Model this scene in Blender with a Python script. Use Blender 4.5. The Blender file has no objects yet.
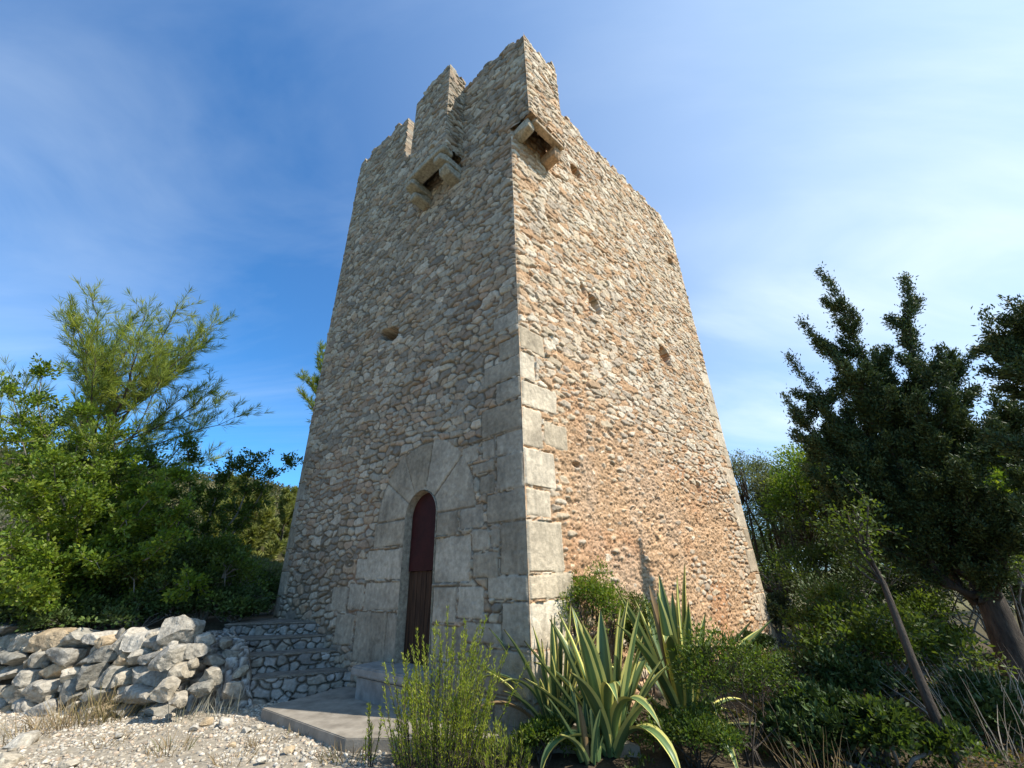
import bpy, bmesh, math, random
import numpy as np
from mathutils import Vector, Matrix
from math import radians as RD

C = bpy.context.scene.collection
SC = bpy.context.scene
RNG = np.random.default_rng(7)

# ------------------------------------------------------------ camera, sky, sun
FPX, H = 410.0, 1.2
_up = np.array([487 - 512.0, -477 - 384.0, FPX]); _up /= np.linalg.norm(_up)
_fw = np.array([0, 0, 1.0]) - _up * _up[2]; _fw /= np.linalg.norm(_fw)
_rt = np.cross(_fw, _up)
if _rt[0] < 0: _rt = -_rt
cam_d = bpy.data.cameras.new('camera'); cam = bpy.data.objects.new('camera', cam_d); C.objects.link(cam)
cam_d.sensor_width = 36; cam_d.lens = FPX / 1024 * 36; cam_d.clip_start = 0.05; cam_d.clip_end = 3000
def c2w(v): return Vector((float(v @ _rt), float(v @ _fw), float(v @ _up)))
X, Y, Z = c2w(np.array([1., 0, 0])), c2w(np.array([0, -1., 0])), c2w(np.array([0, 0, -1.]))
M4 = Matrix((X, Y, Z)).transposed().to_4x4(); M4.translation = Vector((0, 0, H))
cam.matrix_world = M4
SC.camera = cam

SUN_AZ, SUN_EL = 109.5, 49.0          # azimuth clockwise from +Y
w = bpy.data.worlds.new('World'); SC.world = w; w.use_nodes = True
nt = w.node_tree; nt.nodes.clear()
def N(t, typ, **k):
    n = t.nodes.new(typ)
    for a, b in k.items(): setattr(n, a, b)
    return n
sky = N(nt, 'ShaderNodeTexSky', sky_type='NISHITA', sun_disc=False)
sky.sun_elevation = RD(SUN_EL); sky.sun_rotation = RD(SUN_AZ)
sky.air_density = 1.0; sky.dust_density = 0.6; sky.ozone_density = 2.2
tc = N(nt, 'ShaderNodeTexCoord')
def vmath(t, op, a, b=None):
    n = N(t, 'ShaderNodeVectorMath', operation=op)
    for i, q in enumerate((a, b)):
        if q is None: continue
        if hasattr(q, 'links'): t.links.new(q, n.inputs[i])
        else: n.inputs[i].default_value = q
    return n
def math_(t, op, a, b=None, clamp=False):
    n = N(t, 'ShaderNodeMath', operation=op, use_clamp=clamp)
    for i, q in enumerate((a, b)):
        if q is None: continue
        if hasattr(q, 'links'): t.links.new(q, n.inputs[i])
        else: n.inputs[i].default_value = q
    return n.outputs[0]
def ramp(t, x, stops):
    n = N(t, 'ShaderNodeValToRGB'); e = n.color_ramp.elements
    while len(e) < len(stops): e.new(0.5)
    for el, (p, c) in zip(e, stops):
        el.position = p; el.color = (c, c, c, 1) if not hasattr(c, '__len__') else (*c, 1)
    t.links.new(x, n.inputs[0]); return n.outputs[0]
def noise(t, vec, scale, detail=4, rough=.5, dist=0.0):
    n = N(t, 'ShaderNodeTexNoise'); n.inputs['Scale'].default_value = scale
    n.inputs['Detail'].default_value = detail; n.inputs['Roughness'].default_value = rough
    n.inputs['Distortion'].default_value = dist
    if vec is not None: t.links.new(vec, n.inputs['Vector'])
    return n.outputs['Fac']
# thin high cloud: drawn on a plane far above, thicker to the right of the tower
sep = N(nt, 'ShaderNodeSeparateXYZ'); nt.links.new(tc.outputs['Generated'], sep.inputs[0])
den = math_(nt, 'ADD', math_(nt, 'MAXIMUM', sep.outputs[2], 0.0), 0.22)
cmb = N(nt, 'ShaderNodeCombineXYZ')
nt.links.new(math_(nt, 'DIVIDE', sep.outputs[0], den), cmb.inputs[0])
nt.links.new(math_(nt, 'DIVIDE', sep.outputs[1], den), cmb.inputs[1])
mp = N(nt, 'ShaderNodeMapping'); nt.links.new(cmb.outputs[0], mp.inputs[0])
mp.inputs['Rotation'].default_value = (0, 0, RD(28)); mp.inputs['Scale'].default_value = (0.55, 1.5, 1)
n1 = ramp(nt, noise(nt, mp.outputs[0], 1.25, 7, .56, .7), [(.44, 0.0), (.72, 1.0)])
n2 = ramp(nt, noise(nt, mp.outputs[0], 0.55, 3, .5, .3), [(.38, 0.0), (.66, 1.0)])
side = vmath(nt, 'DOT_PRODUCT', tc.outputs['Generated'], (0.93, 0.15, 0.33)).outputs['Value']
veil = ramp(nt, math_(nt, 'ADD', math_(nt, 'MULTIPLY', side, .5), .5), [(.30, .0), (.48, .03), (.68, .24), (.98, .78)])
wisp = math_(nt, 'MULTIPLY', math_(nt, 'MULTIPLY', n1, n2), math_(nt, 'ADD', math_(nt, 'MULTIPLY', veil, .7), .42))
cf = math_(nt, 'ADD', wisp, math_(nt, 'MULTIPLY', veil, math_(nt, 'ADD', math_(nt, 'MULTIPLY', n2, .18), .62)), clamp=True)
SKY_TINT = N(nt, 'ShaderNodeMix', data_type='RGBA', blend_type='MULTIPLY')
SKY_TINT.inputs[0].default_value = 1.0; SKY_TINT.inputs[7].default_value = (0.38, 0.90, 1.28, 1)
nt.links.new(sky.outputs[0], SKY_TINT.inputs[6])
mx = N(nt, 'ShaderNodeMix', data_type='RGBA')
nt.links.new(cf, mx.inputs[0]); nt.links.new(SKY_TINT.outputs[2], mx.inputs[6]); mx.inputs[7].default_value = (5.5, 6.3, 6.9, 1)
bg = N(nt, 'ShaderNodeBackground'); bg.inputs[1].default_value = 0.14
nt.links.new(mx.outputs[2], bg.inputs[0])
out = N(nt, 'ShaderNodeOutputWorld'); nt.links.new(bg.outputs[0], out.inputs[0])

sl = bpy.data.lights.new('sun', 'SUN'); sl.energy = 4.9; sl.angle = RD(0.53); sl.color = (1, .93, .82)
so = bpy.data.objects.new('sun', sl); C.objects.link(so)
sd = Vector((math.sin(RD(SUN_AZ)) * math.cos(RD(SUN_EL)), math.cos(RD(SUN_AZ)) * math.cos(RD(SUN_EL)), math.sin(RD(SUN_EL))))
so.rotation_euler = sd.to_track_quat('Z', 'Y').to_euler(); so.location = sd * 60
vs = SC.view_settings; vs.view_transform = 'Standard'; vs.look = 'None'; vs.gamma = 1; vs.use_curve_mapping = False
vs.exposure = 0.45
SC.cycles.max_bounces = 6; SC.cycles.diffuse_bounces = 4; SC.cycles.transmission_bounces = 3; SC.cycles.transparent_max_bounces = 4
SC.cycles.use_denoising = True

# ------------------------------------------------------------ helpers
def ray(px, py):
    d = np.array([px - 512.0, py - 384.0, FPX]); return np.array([d @ _rt, d @ _fw, d @ _up])
def at(px, py, dist):                       # the point a horizontal distance away in that direction
    r = ray(px, py); return np.array([0, 0, H]) + r * (dist / math.hypot(r[0], r[1]))
def gnd(px, py, z):
    r = ray(px, py); return np.array([0, 0, H]) + r * ((z - H) / r[2])
def tag(o, label=None, cat=None, group=None, kind=None):
    for k, v in (('label', label), ('category', cat), ('group', group), ('kind', kind)):
        if v: o[k] = v
    return o
def empty(name, loc, label=None, cat=None, group=None):
    o = bpy.data.objects.new(name, None); C.objects.link(o); o.location = Vector([float(a) for a in loc]); o.empty_display_size = .2
    return tag(o, label, cat, group)
def mesh_np(name, V, F, mat, parent=None, col=None, smooth=True, sharp=0):
    """V (n,3) world coordinates, F (m,k) faces of one size, or a list of such arrays"""
    V = np.asarray(V, dtype=np.float64)
    loc = Vector((0, 0, 0))
    if parent is not None: loc = parent_loc(parent)
    me = bpy.data.meshes.new(name)
    Fs = F if isinstance(F, list) else [F]
    Fs = [np.asarray(f, dtype=np.int32).reshape(-1, np.shape(f)[-1]) for f in Fs if len(f)]
    nl = sum(f.size for f in Fs); nf = sum(len(f) for f in Fs)
    me.vertices.add(len(V)); me.vertices.foreach_set('co', (V - np.array(loc)).astype(np.float32).ravel())
    me.loops.add(nl); me.loops.foreach_set('vertex_index', np.concatenate([f.ravel() for f in Fs]))
    me.polygons.add(nf)
    sizes = np.concatenate([np.full(len(f), f.shape[1], np.int32) for f in Fs])
    starts = np.concatenate([[0], np.cumsum(sizes)[:-1]]).astype(np.int32)
    me.polygons.foreach_set('loop_start', starts)
    if smooth: me.polygons.foreach_set('use_smooth', np.ones(nf, bool))
    me.update(calc_edges=True)
    if col is not None:
        a = me.color_attributes.new('Col', 'FLOAT_COLOR', 'POINT')
        a.data.foreach_set('color', np.c_[col, np.ones(len(col))].astype(np.float32).ravel())
    if sharp: me.set_sharp_from_angle(angle=RD(sharp))
    me.materials.append(mat)
    o = bpy.data.objects.new(name, me); C.objects.link(o)
    if parent is not None: o.parent = parent
    return o
def parent_loc(p):
    v = Vector(p.location)
    while p.parent: p = p.parent; v += Vector(p.location)
    return v
def recentre(o):
    """move a top-level mesh's origin to the foot of its bounding box"""
    n = len(o.data.vertices); a = np.empty(n * 3, np.float32); o.data.vertices.foreach_get('co', a); a = a.reshape(-1, 3)
    c = np.array([(a[:, 0].min() + a[:, 0].max()) / 2, (a[:, 1].min() + a[:, 1].max()) / 2, a[:, 2].min()])
    o.data.vertices.foreach_set('co', (a - c).astype(np.float32).ravel()); o.location = Vector([float(x) for x in c]); o.data.update(); return o

# 2D value noise
def _h(ix, iy, s):
    ix = ix.astype(np.int64).astype(np.uint64); iy = iy.astype(np.int64).astype(np.uint64)
    with np.errstate(over='ignore'):
        h = ix * np.uint64(0x9E3779B185EBCA87) + iy * np.uint64(0xC2B2AE3D27D4EB4F) + np.uint64(s * 2654435761 + 12345)
        h ^= h >> np.uint64(29); h *= np.uint64(0xBF58476D1CE4E5B9); h ^= h >> np.uint64(32); h *= np.uint64(0x94D049BB133111EB); h ^= h >> np.uint64(31)
    return (h >> np.uint64(40)).astype(np.float64) / float(1 << 24)
def vn(x, y, s):
    x0 = np.floor(x); y0 = np.floor(y); fx = x - x0; fy = y - y0
    fx = fx * fx * (3 - 2 * fx); fy = fy * fy * (3 - 2 * fy)
    a = _h(x0, y0, s); b = _h(x0 + 1, y0, s); c = _h(x0, y0 + 1, s); d = _h(x0 + 1, y0 + 1, s)
    return (a + (b - a) * fx) * (1 - fy) + (c + (d - c) * fx) * fy
def fbm(x, y, s, o=4):
    t = 0; a = .5
    for i in range(o): t = t + a * (vn(x * 2 ** i + 17.3 * i, y * 2 ** i - 9.1 * i, s + i * 31) - .5) * 2; a *= .5
    return t
def sstep(a, b, x):
    t = np.clip((x - a) / (b - a), 0, 1); return t * t * (3 - 2 * t)

# ------------------------------------------------------------ materials
def mat_vcol(name, rough=.9, bump=.0, bscale=40, var=.25, vscale=9, spec=.25, bdist=.01, sheen=0):
    m = bpy.data.materials.new(name); m.use_nodes = True; t = m.node_tree; b = t.nodes['Principled BSDF']
    a = N(t, 'ShaderNodeAttribute', attribute_name='Col'); g = N(t, 'ShaderNodeNewGeometry')
    nz = noise(t, g.outputs['Position'], vscale, 5, .62)
    k = N(t, 'ShaderNodeMix', data_type='RGBA', blend_type='MULTIPLY'); k.inputs[0].default_value = 1
    t.links.new(a.outputs['Color'], k.inputs[6])
    t.links.new(ramp(t, nz, [(.25, 1 - var), (.75, 1 + var)]), k.inputs[7]); t.links.new(k.outputs[2], b.inputs['Base Color'])
    b.inputs['Roughness'].default_value = rough; b.inputs['Specular IOR Level'].default_value = spec
    if bump:
        bp = N(t, 'ShaderNodeBump'); bp.inputs['Strength'].default_value = bump; bp.inputs['Distance'].default_value = bdist
        t.links.new(noise(t, g.outputs['Position'], bscale, 6, .65), bp.inputs['Height']); t.links.new(bp.outputs[0], b.inputs['Normal'])
    return m
def mat_noise(name, c1, c2, scale=6, rough=.9, bump=.3, bscale=30, stretch=None, bdist=.01, spec=.25):
    m = bpy.data.materials.new(name); m.use_nodes = True; t = m.node_tree; b = t.nodes['Principled BSDF']
    tcn = N(t, 'ShaderNodeTexCoord'); v = tcn.outputs['Object']
    if stretch:
        q = N(t, 'ShaderNodeMapping'); q.inputs['Scale'].default_value = stretch; t.links.new(v, q.inputs[0]); v = q.outputs[0]
    t.links.new(ramp(t, noise(t, v, scale, 6, .62), [(.32, c1), (.68, c2)]), b.inputs['Base Color'])
    b.inputs['Roughness'].default_value = rough; b.inputs['Specular IOR Level'].default_value = spec
    if bump:
        bp = N(t, 'ShaderNodeBump'); bp.inputs['Strength'].default_value = bump; bp.inputs['Distance'].default_value = bdist
        t.links.new(noise(t, v, bscale, 6, .65), bp.inputs['Height']); t.links.new(bp.outputs[0], b.inputs['Normal'])
    return m
def mat_leaf(name, trans=.45, rough=.5, spec=.35, tint=(1.25, 1.25, .55)):
    m = bpy.data.materials.new(name); m.use_nodes = True; t = m.node_tree; b = t.nodes['Principled BSDF']
    a = N(t, 'ShaderNodeAttribute', attribute_name='Col'); t.links.new(a.outputs['Color'], b.inputs['Base Color'])
    b.inputs['Roughness'].default_value = rough; b.inputs['Specular IOR Level'].default_value = spec
    tr = N(t, 'ShaderNodeBsdfTranslucent'); k = N(t, 'ShaderNodeMix', data_type='RGBA', blend_type='MULTIPLY'); k.inputs[0].default_value = 1
    t.links.new(a.outputs['Color'], k.inputs[6]); k.inputs[7].default_value = (*tint, 1); t.links.new(k.outputs[2], tr.inputs[0])
    s = N(t, 'ShaderNodeMixShader'); s.inputs[0].default_value = trans
    t.links.new(b.outputs[0], s.inputs[1]); t.links.new(tr.outputs[0], s.inputs[2]); t.links.new(s.outputs[0], t.nodes['Material Output'].inputs[0])
    return m
M_STONE = mat_vcol('rubble_masonry', .92, .8, 48, .30, 14, .2, .012)
M_ROCK = mat_vcol('limestone_rock', .92, 1.0, 17, .5, 16, .15, .03)
M_LEAF = mat_leaf('leaf'); M_NEEDLE = mat_leaf('needle', .42, .6, .2)
M_DARKLEAF = mat_leaf('dark_leaf', .15, .55, .3, (1, 1, .6))
M_DRY = mat_leaf('dry_stalk', .3, .8, .1, (1, 1, 1))
M_AGAVE = mat_leaf('agave_leaf', .08, .42, .4, (1, 1.1, .5))
M_BARK = mat_noise('bark', (.045, .035, .027), (.13, .105, .08), 5, .95, .8, 22, (3, 3, .7), .03)
M_GREYBARK = mat_noise('grey_bark', (.13, .115, .095), (.32, .29, .25), 6, .95, .6, 22, (3, 3, .7), .02)
M_CONC = mat_noise('weathered_concrete', (.19, .165, .13), (.35, .31, .25), 4, .92, .5, 60)
M_SLAB = mat_noise('worn_step_stone', (.20, .185, .165), (.36, .34, .30), 5, .9, .5, 40)
M_SHADE = mat_noise('light_block', (.16, .13, .10), (.26, .21, .16), 4, .95, .5, 12)  # only for the unseen sheet added against daylight
# ------------------------------------------------------------ masonry: real relief on a fine grid
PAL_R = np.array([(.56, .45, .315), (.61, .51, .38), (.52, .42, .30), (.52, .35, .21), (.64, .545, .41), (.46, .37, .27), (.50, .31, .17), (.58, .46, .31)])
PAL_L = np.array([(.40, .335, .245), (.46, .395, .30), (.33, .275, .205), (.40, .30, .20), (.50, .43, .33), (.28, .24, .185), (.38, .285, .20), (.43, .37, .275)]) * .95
PAL_G = np.array([(.42, .40, .36), (.36, .335, .29), (.48, .46, .42), (.38, .34, .28), (.30, .285, .26)])
def masonry(u, z, seed, pal, mortar, a=.25, b=.145, prom=(.009, .035), cover=.10, rects=(), arch=None, holes=(), warp=.022, peb=0., pocket=.022, jt=1.25, ashcol=(.40, .37, .315), coverf=None, mfun=None, sizef=None):
    sh = u.shape
    wu = u + warp * fbm(u / .17, z / .17, seed + 1, 3) + .05 * fbm(u / .9, z / .9, seed + 5, 2)
    wz = z + warp * fbm(u / .17, z / .17, seed + 2, 3) + .10 * fbm(u / 1.6, z / .62, seed + 6, 2)
    if sizef is not None: k = sizef(u, z)
    else: k = 1.0
    wz0 = wz
    j0 = np.floor(wz0 / b)
    F1 = np.full(sh, 9.); F2 = np.full(sh, 9.); hid = np.zeros(sh); hid2 = np.zeros(sh); DX = np.zeros(sh); DZ = np.zeros(sh); CU = np.zeros(sh); CZ = np.zeros(sh)
    P = 2.6
    for dj in (-1, 0, 1):
        j = j0 + dj
        aj = a * (.72 + .62 * _h(j, j * 0, seed + 9)); off = _h(j, j * 0 + 1, seed + 9) * aj
        i0 = np.floor((wu - off) / aj)
        for di in (-2, -1, 0, 1, 2):
            i = i0 + di
            r1 = _h(i, j, seed + 11); r2 = _h(i, j, seed + 12); r3 = _h(i, j, seed + 13); r4 = _h(i, j, seed + 14)
            cu = (i + .5 + (r1 - .5) * .75) * aj + off; cz = (j + .5 + (r2 - .5) * .62) * b
            sw = np.where(r3 < .22, .42 + r3, np.where(r3 > .86, 1.2 + 4 * (r3 - .86), .72 + .45 * r3))
            dx = (wu - cu); dz = (wz0 - cz) + (r4 - .5) * .26 * dx
            d = ((np.abs(dx) / (aj * sw)) ** P + (np.abs(dz) / (b * sw * (.85 + .3 * r4))) ** P) ** (1 / P)
            n1 = d < F1
            F2 = np.where(n1, F1, np.minimum(F2, d)); F1 = np.where(n1, d, F1)
            hid = np.where(n1, r1 * .61 + r2 * .39, hid); hid2 = np.where(n1, r3, hid2)
            DX = np.where(n1, dx, DX); DZ = np.where(n1, dz, DZ); CU = np.where(n1, cu, CU); CZ = np.where(n1, cz, CZ)
    e = F2 - F1
    q1 = np.mod(hid * 977.13, 1); q2 = np.mod(hid * 313.7 + hid2 * 71.1, 1); q3 = np.mod(hid * 1531.9, 1); q4 = np.mod(hid * 2211.3 + .37, 1)
    m0 = cover + .07 * fbm(u / .35, z / .35, seed + 21, 3) + (q4 - .5) * .08
    if coverf is not None: m0 = m0 + coverf(u, z)
    s = sstep(m0, m0 + .11 + .12 * q4, e)
    pr = prom[0] + (prom[1] - prom[0]) * q1
    fine = fbm(u / .035, z / .035, seed + 31, 3); mid = fbm(u / .11, z / .11, seed + 32, 3)
    h = pr * s ** .5 + s * ((q2 - .5) * .24 * DX + (q3 - .5) * .34 * DZ) + s * (.011 * fine + .018 * mid)
    if peb:
        e2, k2 = small_cells(u, z, seed + 61)
        s2 = sstep(.06, .30, e2)
        h = h + (1 - s) * peb * s2 * (.006 + .022 * k2)
    h = h - .016 * sstep(.11, .0, e - np.maximum(cover - .06, 0))
    h = h - (1 - s) * pocket * sstep(.12, .5, fbm(u / .33, z / .21, seed + 71, 3))
    h = h + (1 - s) * (.017 * fine + .020 * mid - .004) + .022 * fbm(u / 1.6, z / 1.6, seed + 33, 2)
    ci = np.minimum((q2 * len(pal)).astype(int), len(pal) - 1)
    col = pal[ci] * (.74 + .44 * q3)[..., None]
    col = col * (1 + .14 * mid + .12 * fine)[..., None]
    mt = np.array(mortar) * (1 + .22 * fbm(u / .5, z / .5, seed + 41, 3) + .16 * fine)[..., None]
    if peb:
        k3 = np.mod(k2 * 371.3, 1); mt = mt * (1 + s2 * (k3 - .42) * .42)[..., None] + s2[..., None] * (k3 > .72)[..., None] * np.array((.07, .065, .055))
    if mfun is not None: mt = mfun(u, z, mt)
    ms = sstep(m0 - .02, m0 + .10, e)[..., None]
    col = mt + (col - mt) * ms
    grp = np.zeros(sh, np.int8); cellz = CZ; cellu = CU
    # dressed blocks
    nz_a = .016 * fbm(u / .13, z / .13, seed + 51, 4) + .030 * fbm(u / .42, z / .42, seed + 52, 2)
    ac = np.array(ashcol)
    def put(d, rid, g, tint=None):
        nonlocal h, col, grp
        ins = d < -.004
        if not ins.any(): return
        t = sstep(.002, .022, -d)
        rr = np.mod(rid * .6180339, 1); r5 = np.mod(rid * .7548777 + .3, 1)
        hh = .006 + .016 * rr + .010 * (t - 1) + .007 * mid + .006 * fine
        cc = (ac if tint is None else np.array(tint)) * (np.array((1, .985, .96)) + (r5 - .5) * np.array((.30, .34, .40))) * (1 + .14 * mid + .14 * fine + .34 * fbm(u / .4, z / .4, seed + 53, 4) + .16 * fbm(u / .05, z / .35, seed + 54, 3))[..., None] * (1 - .20 * sstep(.15, .5, fbm(u / .22, z / .5, seed + 55, 4)))[..., None]
        h = np.where(ins, hh, h); col = np.where(ins[..., None], cc, col); grp = np.where(ins, g, grp)
    def joint(dmask, depth=-.002):
        nonlocal h, col
        h = np.where(dmask, np.minimum(h, depth + .012 * mid), h); col = np.where(dmask[..., None], np.array(mortar) * jt * (1 + .2 * fine)[..., None], col)
    for k, rc in enumerate(rects):
        ua, ub, za, zb, g = rc[:5]
        rot = ((k * .37) % 1 - .5) * .03
        uc, zc = (ua + ub) / 2, (za + zb) / 2; hw, hh_ = (ub - ua) / 2, (zb - za) / 2
        du = u - uc; dv = z - zc - rot * du
        qx = np.abs(du) - hw + .035; qy = np.abs(dv) - hh_ + .035
        d = np.minimum(np.maximum(qx, qy), 0) + np.hypot(np.maximum(qx, 0), np.maximum(qy, 0)) - .035 + nz_a
        joint((d < .006) & (grp == 0))
        put(d, k + 1, g, rc[5] if len(rc) > 5 else None)
    if arch is not None:
        uc, zs, ri, ro, angs = arch
        rr = np.hypot(u - uc, z - zs); an = np.degrees(np.arctan2(z - zs, u - uc))
        inring = (rr < ro + nz_a * 2) & (z > zs - .02)
        joint(inring)
        for k in range(len(angs) - 1):
            a0, a1 = RD(angs[k]), RD(angs[k + 1])
            d1 = -((z - zs) * math.cos(a0) - (u - uc) * math.sin(a0)); d2 = ((z - zs) * math.cos(a1) - (u - uc) * math.sin(a1))
            ro_k = ro * (1 + .03 * math.sin(k * 2.3))
            d = np.maximum(np.maximum(d1, d2), rr - ro_k) + nz_a * .5
            put(d + .004, 40 + k, 2)
    for (hu, hz, hw, hh_, dp, rot) in holes:
        du = (u - hu); dv = (z - hz) - rot * du
        d = ((np.abs(du) / hw) ** 3 + (np.abs(dv) / hh_) ** 3) ** (1 / 3) + .18 * mid + .1 * fine
        ins = sstep(1.02, .96, d); h = h - dp * ins; grp = np.where(ins > .5, 0, grp)
        col = col * (1 - ins * 0.25)[..., None]  # shade inside the holes put into the stone colour, besides their depth
    return h, col, grp, cellu, cellz

def small_cells(u, z, seed, a=.062, b=.046):
    wu = (u + .02 * fbm(u / .08, z / .08, seed, 2)) / a; wz = (z + .02 * fbm(u / .08, z / .08, seed + 1, 2)) / b
    F1 = np.full(u.shape, 9.); F2 = F1.copy(); K = F1 * 0; i0 = np.floor(wu); j0 = np.floor(wz)
    for dj in (-1, 0, 1):
        for di in (-1, 0, 1):
            i, j = i0 + di, j0 + dj
            d = np.hypot(wu - i - .5 - (_h(i, j, seed + 2) - .5) * .9, wz - j - .5 - (_h(i, j, seed + 3) - .5) * .9)
            n = d < F1; F2 = np.where(n, F1, np.minimum(F2, d)); F1 = np.where(n, d, F1); K = np.where(n, _h(i, j, seed + 4), K)
    return F2 - F1, K

def grid_faces(nu, nz):
    idx = np.arange(nu * nz).reshape(nz, nu)
    return np.stack([idx[:-1, :-1], idx[:-1, 1:], idx[1:, 1:], idx[1:, :-1]], -1)
def compact(V, col, F):
    used = np.zeros(len(V), bool)
    for f in F: used[f.ravel()] = True
    mp_ = np.cumsum(used) - 1
    return V[used], col[used], [mp_[f] for f in F]

AL, AR = RD(-50), RD(46)
DL = np.array([math.sin(AL), math.cos(AL), 0]); DR = np.array([math.sin(AR), math.cos(AR), 0])
NL = np.array([-DL[1], DL[0], 0]); NR = np.array([DR[1], -DR[0], 0])
P0 = np.array([0.1337, 5.6714, 0.0]); ZB = -.62
WL, WR, PB = 7.28, 8.22, .55

tower = empty('stone_tower', (P0[0], P0[1], -.42), 'tall square medieval watchtower of rubble stone with an arched doorway and ragged top', 'tower')

def emit(name, groups, Vg, colg, F, keep, grp_f, nrm, thick, zthick, parent, flip, mat=M_STONE):
    """one mesh for the cells of some groups; boundary edges above zthick run inward by thick"""
    sel = keep & np.isin(grp_f, groups)
    f = F[sel]
    if flip: f = f[:, ::-1]
    return f

def build_face(prefix, O, dU, nrm, us, zs_, mas, keepf, flip, thick=.55, zthick=11.0, names={0: 'wall'}, edge_fix=None, sidecut=None, parent=tower):
    U, Zg = np.meshgrid(us, zs_)
    h, col, grp, cu, cz = mas(U, Zg)
    if edge_fix is not None: h, extra = edge_fix(U, Zg, h)
    else: extra = 0
    V = O[None, None, :] + U[..., None] * dU + h[..., None] * nrm + np.array([0, 0, 1.0]) * Zg[..., None] + extra
    nz_, nu_ = U.shape
    F = grid_faces(nu_, nz_)
    kv = keepf(U, Zg, cu, cz)
    kf = kv[:-1, :-1] & kv[1:, :-1] & kv[:-1, 1:] & kv[1:, 1:]
    gf = grp[:-1, :-1]
    V = V.reshape(-1, 3); col = col.reshape(-1, 3); n0 = len(V)
    # inward run of free edges (wall thickness at the ragged top and along openings)
    idx = np.arange(n0).reshape(nz_, nu_)
    ed = []
    pad = np.zeros((nz_ + 1, nu_ + 1), bool); pad[1:-1, 1:-1] = kf
    # vertical edges between columns; horizontal edges between rows
    L_, R_ = pad[1:-1, :-1], pad[1:-1, 1:]
    jj, ii = np.where(L_ != R_)
    a_ = idx[jj, ii]; b_ = idx[jj + 1, ii]; lr = L_[jj, ii]
    ed.append(np.where(lr[:, None], np.c_[b_, a_], np.c_[a_, b_]))
    D_, U_ = pad[:-1, 1:-1], pad[1:, 1:-1]
    jj, ii = np.where(D_ != U_)
    a_ = idx[jj, ii]; b_ = idx[jj, ii + 1]; dn = D_[jj, ii]
    ed.append(np.where(dn[:, None], np.c_[a_, b_], np.c_[b_, a_]))
    ed = np.concatenate(ed)
    zt = V[ed[:, 0], 2]
    ed = ed[(zt > zthick) & (zt < 99)] if sidecut is None else ed[sidecut(V[ed[:, 0]])]
    und = np.unique(ed.ravel()); back = np.full(n0, -1); back[und] = n0 + np.arange(len(und))
    nb = 7
    Vb = []; cb = []
    for k in range(1, nb + 1):
        j_ = RNG.normal(0, .012, (len(und), 1)) * nrm + np.array([0, 0, 1]) * RNG.normal(0, .010, (len(und), 1))
        Vb.append(V[und] - nrm * thick * k / nb + (j_ if k < nb else 0)); cb.append(col[und] * RNG.uniform(.85, 1.15, (len(und), 1)))
    V = np.concatenate([V] + Vb); col = np.concatenate([col] + cb)
    strips = []
    m = len(und); pos = np.full(n0, -1); pos[und] = np.arange(m)
    for k in range(nb):
        def ix(v): return (v if k == 0 else n0 + (k - 1) * m + pos[v])
        def ix2(v): return n0 + k * m + pos[v]
        strips.append(np.c_[ix(ed[:, 1]), ix(ed[:, 0]), ix2(ed[:, 0]), ix2(ed[:, 1])])
    strips = np.concatenate(strips) if strips else np.zeros((0, 4), int)
    if flip: strips = strips[:, ::-1]
    res = {}
    for g, nm in names.items():
        f = F[kf & (gf == g)]
        if flip: f = f[:, ::-1]
        Fl = [np.concatenate([f, strips]) if g == 0 else f]
        if len(Fl[0]) == 0: continue
        v2, c2, f2 = compact(V, col, Fl)
        res[nm] = (v2, c2, f2[0])
    return res

ACC = {}
def acc(res):
    for k, (v, c, f) in res.items(): ACC.setdefault(k, []).append((v, c, f))
def flush(parent, mats={}):
    for nm, lst in ACC.items():
        V = np.concatenate([a[0] for a in lst]); c = np.concatenate([a[1] for a in lst]); o = 0; F = []
        for a in lst: F.append(a[2] + o); o += len(a[0])
        mesh_np(nm.strip('#'), V, np.concatenate(F), mats.get(nm, M_STONE), parent, c)
    ACC.clear()

def fr(lst, g): return [(*r, g) for r in lst]
# the left (shaded) face
Lr = [(0, .82, 3.20, 3.66, 1), (0, .52, 2.86, 3.18, 1), (0, .52, 2.34, 2.84, 1), (0, .71, 1.92, 2.32, 1), (0, .46, 1.26, 1.90, 1), (0, .70, .96, 1.24, 1), (0, .45, .46, .94, 1), (0, .98, -.05, .42, 1), (0, .6, -.7, -.07, 1),
      (.54, .82, 2.86, 3.16, 1), (0, .5, 3.70, 4.05, 1), (0, .78, 4.07, 4.42, 1), (0, .45, 4.44, 4.80, 1), (0, .56, 5.0, 5.3, 1)]
Lr += fr([(.88, 1.26, 2.87, 3.15), (.55, 1.03, 2.66, 2.84), (.54, .87, 2.34, 2.62), (.79, 1.27, 1.90, 2.22), (.66, 1.01, 1.58, 1.86), (.46, .63, 1.60, 1.85), (.50, .98, 1.21, 1.55), (.76, 1.28, .73, 1.14), (.46, 1.13, .46, .70), (1.0, 1.7, -.35, .2)], 0)
Lr += fr([(1.32, 1.83, 1.83, 2.18), (1.03, 1.83, 1.17, 1.81), (1.30, 1.83, .66, 1.14), (1.12, 1.83, .25, .64), (2.63, 3.56, 1.76, 2.18), (2.63, 3.74, 1.24, 1.74), (2.63, 3.68, .79, 1.22), (2.63, 2.92, .10, .77), (2.94, 3.86, .03, .77), (2.63, 3.5, -.5, .06)], 2)
Lr += fr([(3.70, 4.2, .79, 1.21), (4.24, 4.8, .74, 1.15), (3.88, 4.5, .25, .72), (3.58, 4.05, 1.27, 1.62)], 0)
z_ = .6
for k in range(9):
    hh = (.40, .52, .44, .5, .62, .46, .50, .40, .45)[k]; Lr.append((WL - (.42 if k % 2 else .24), WL, z_, z_ + hh - .03, 3)); z_ += hh
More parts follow.
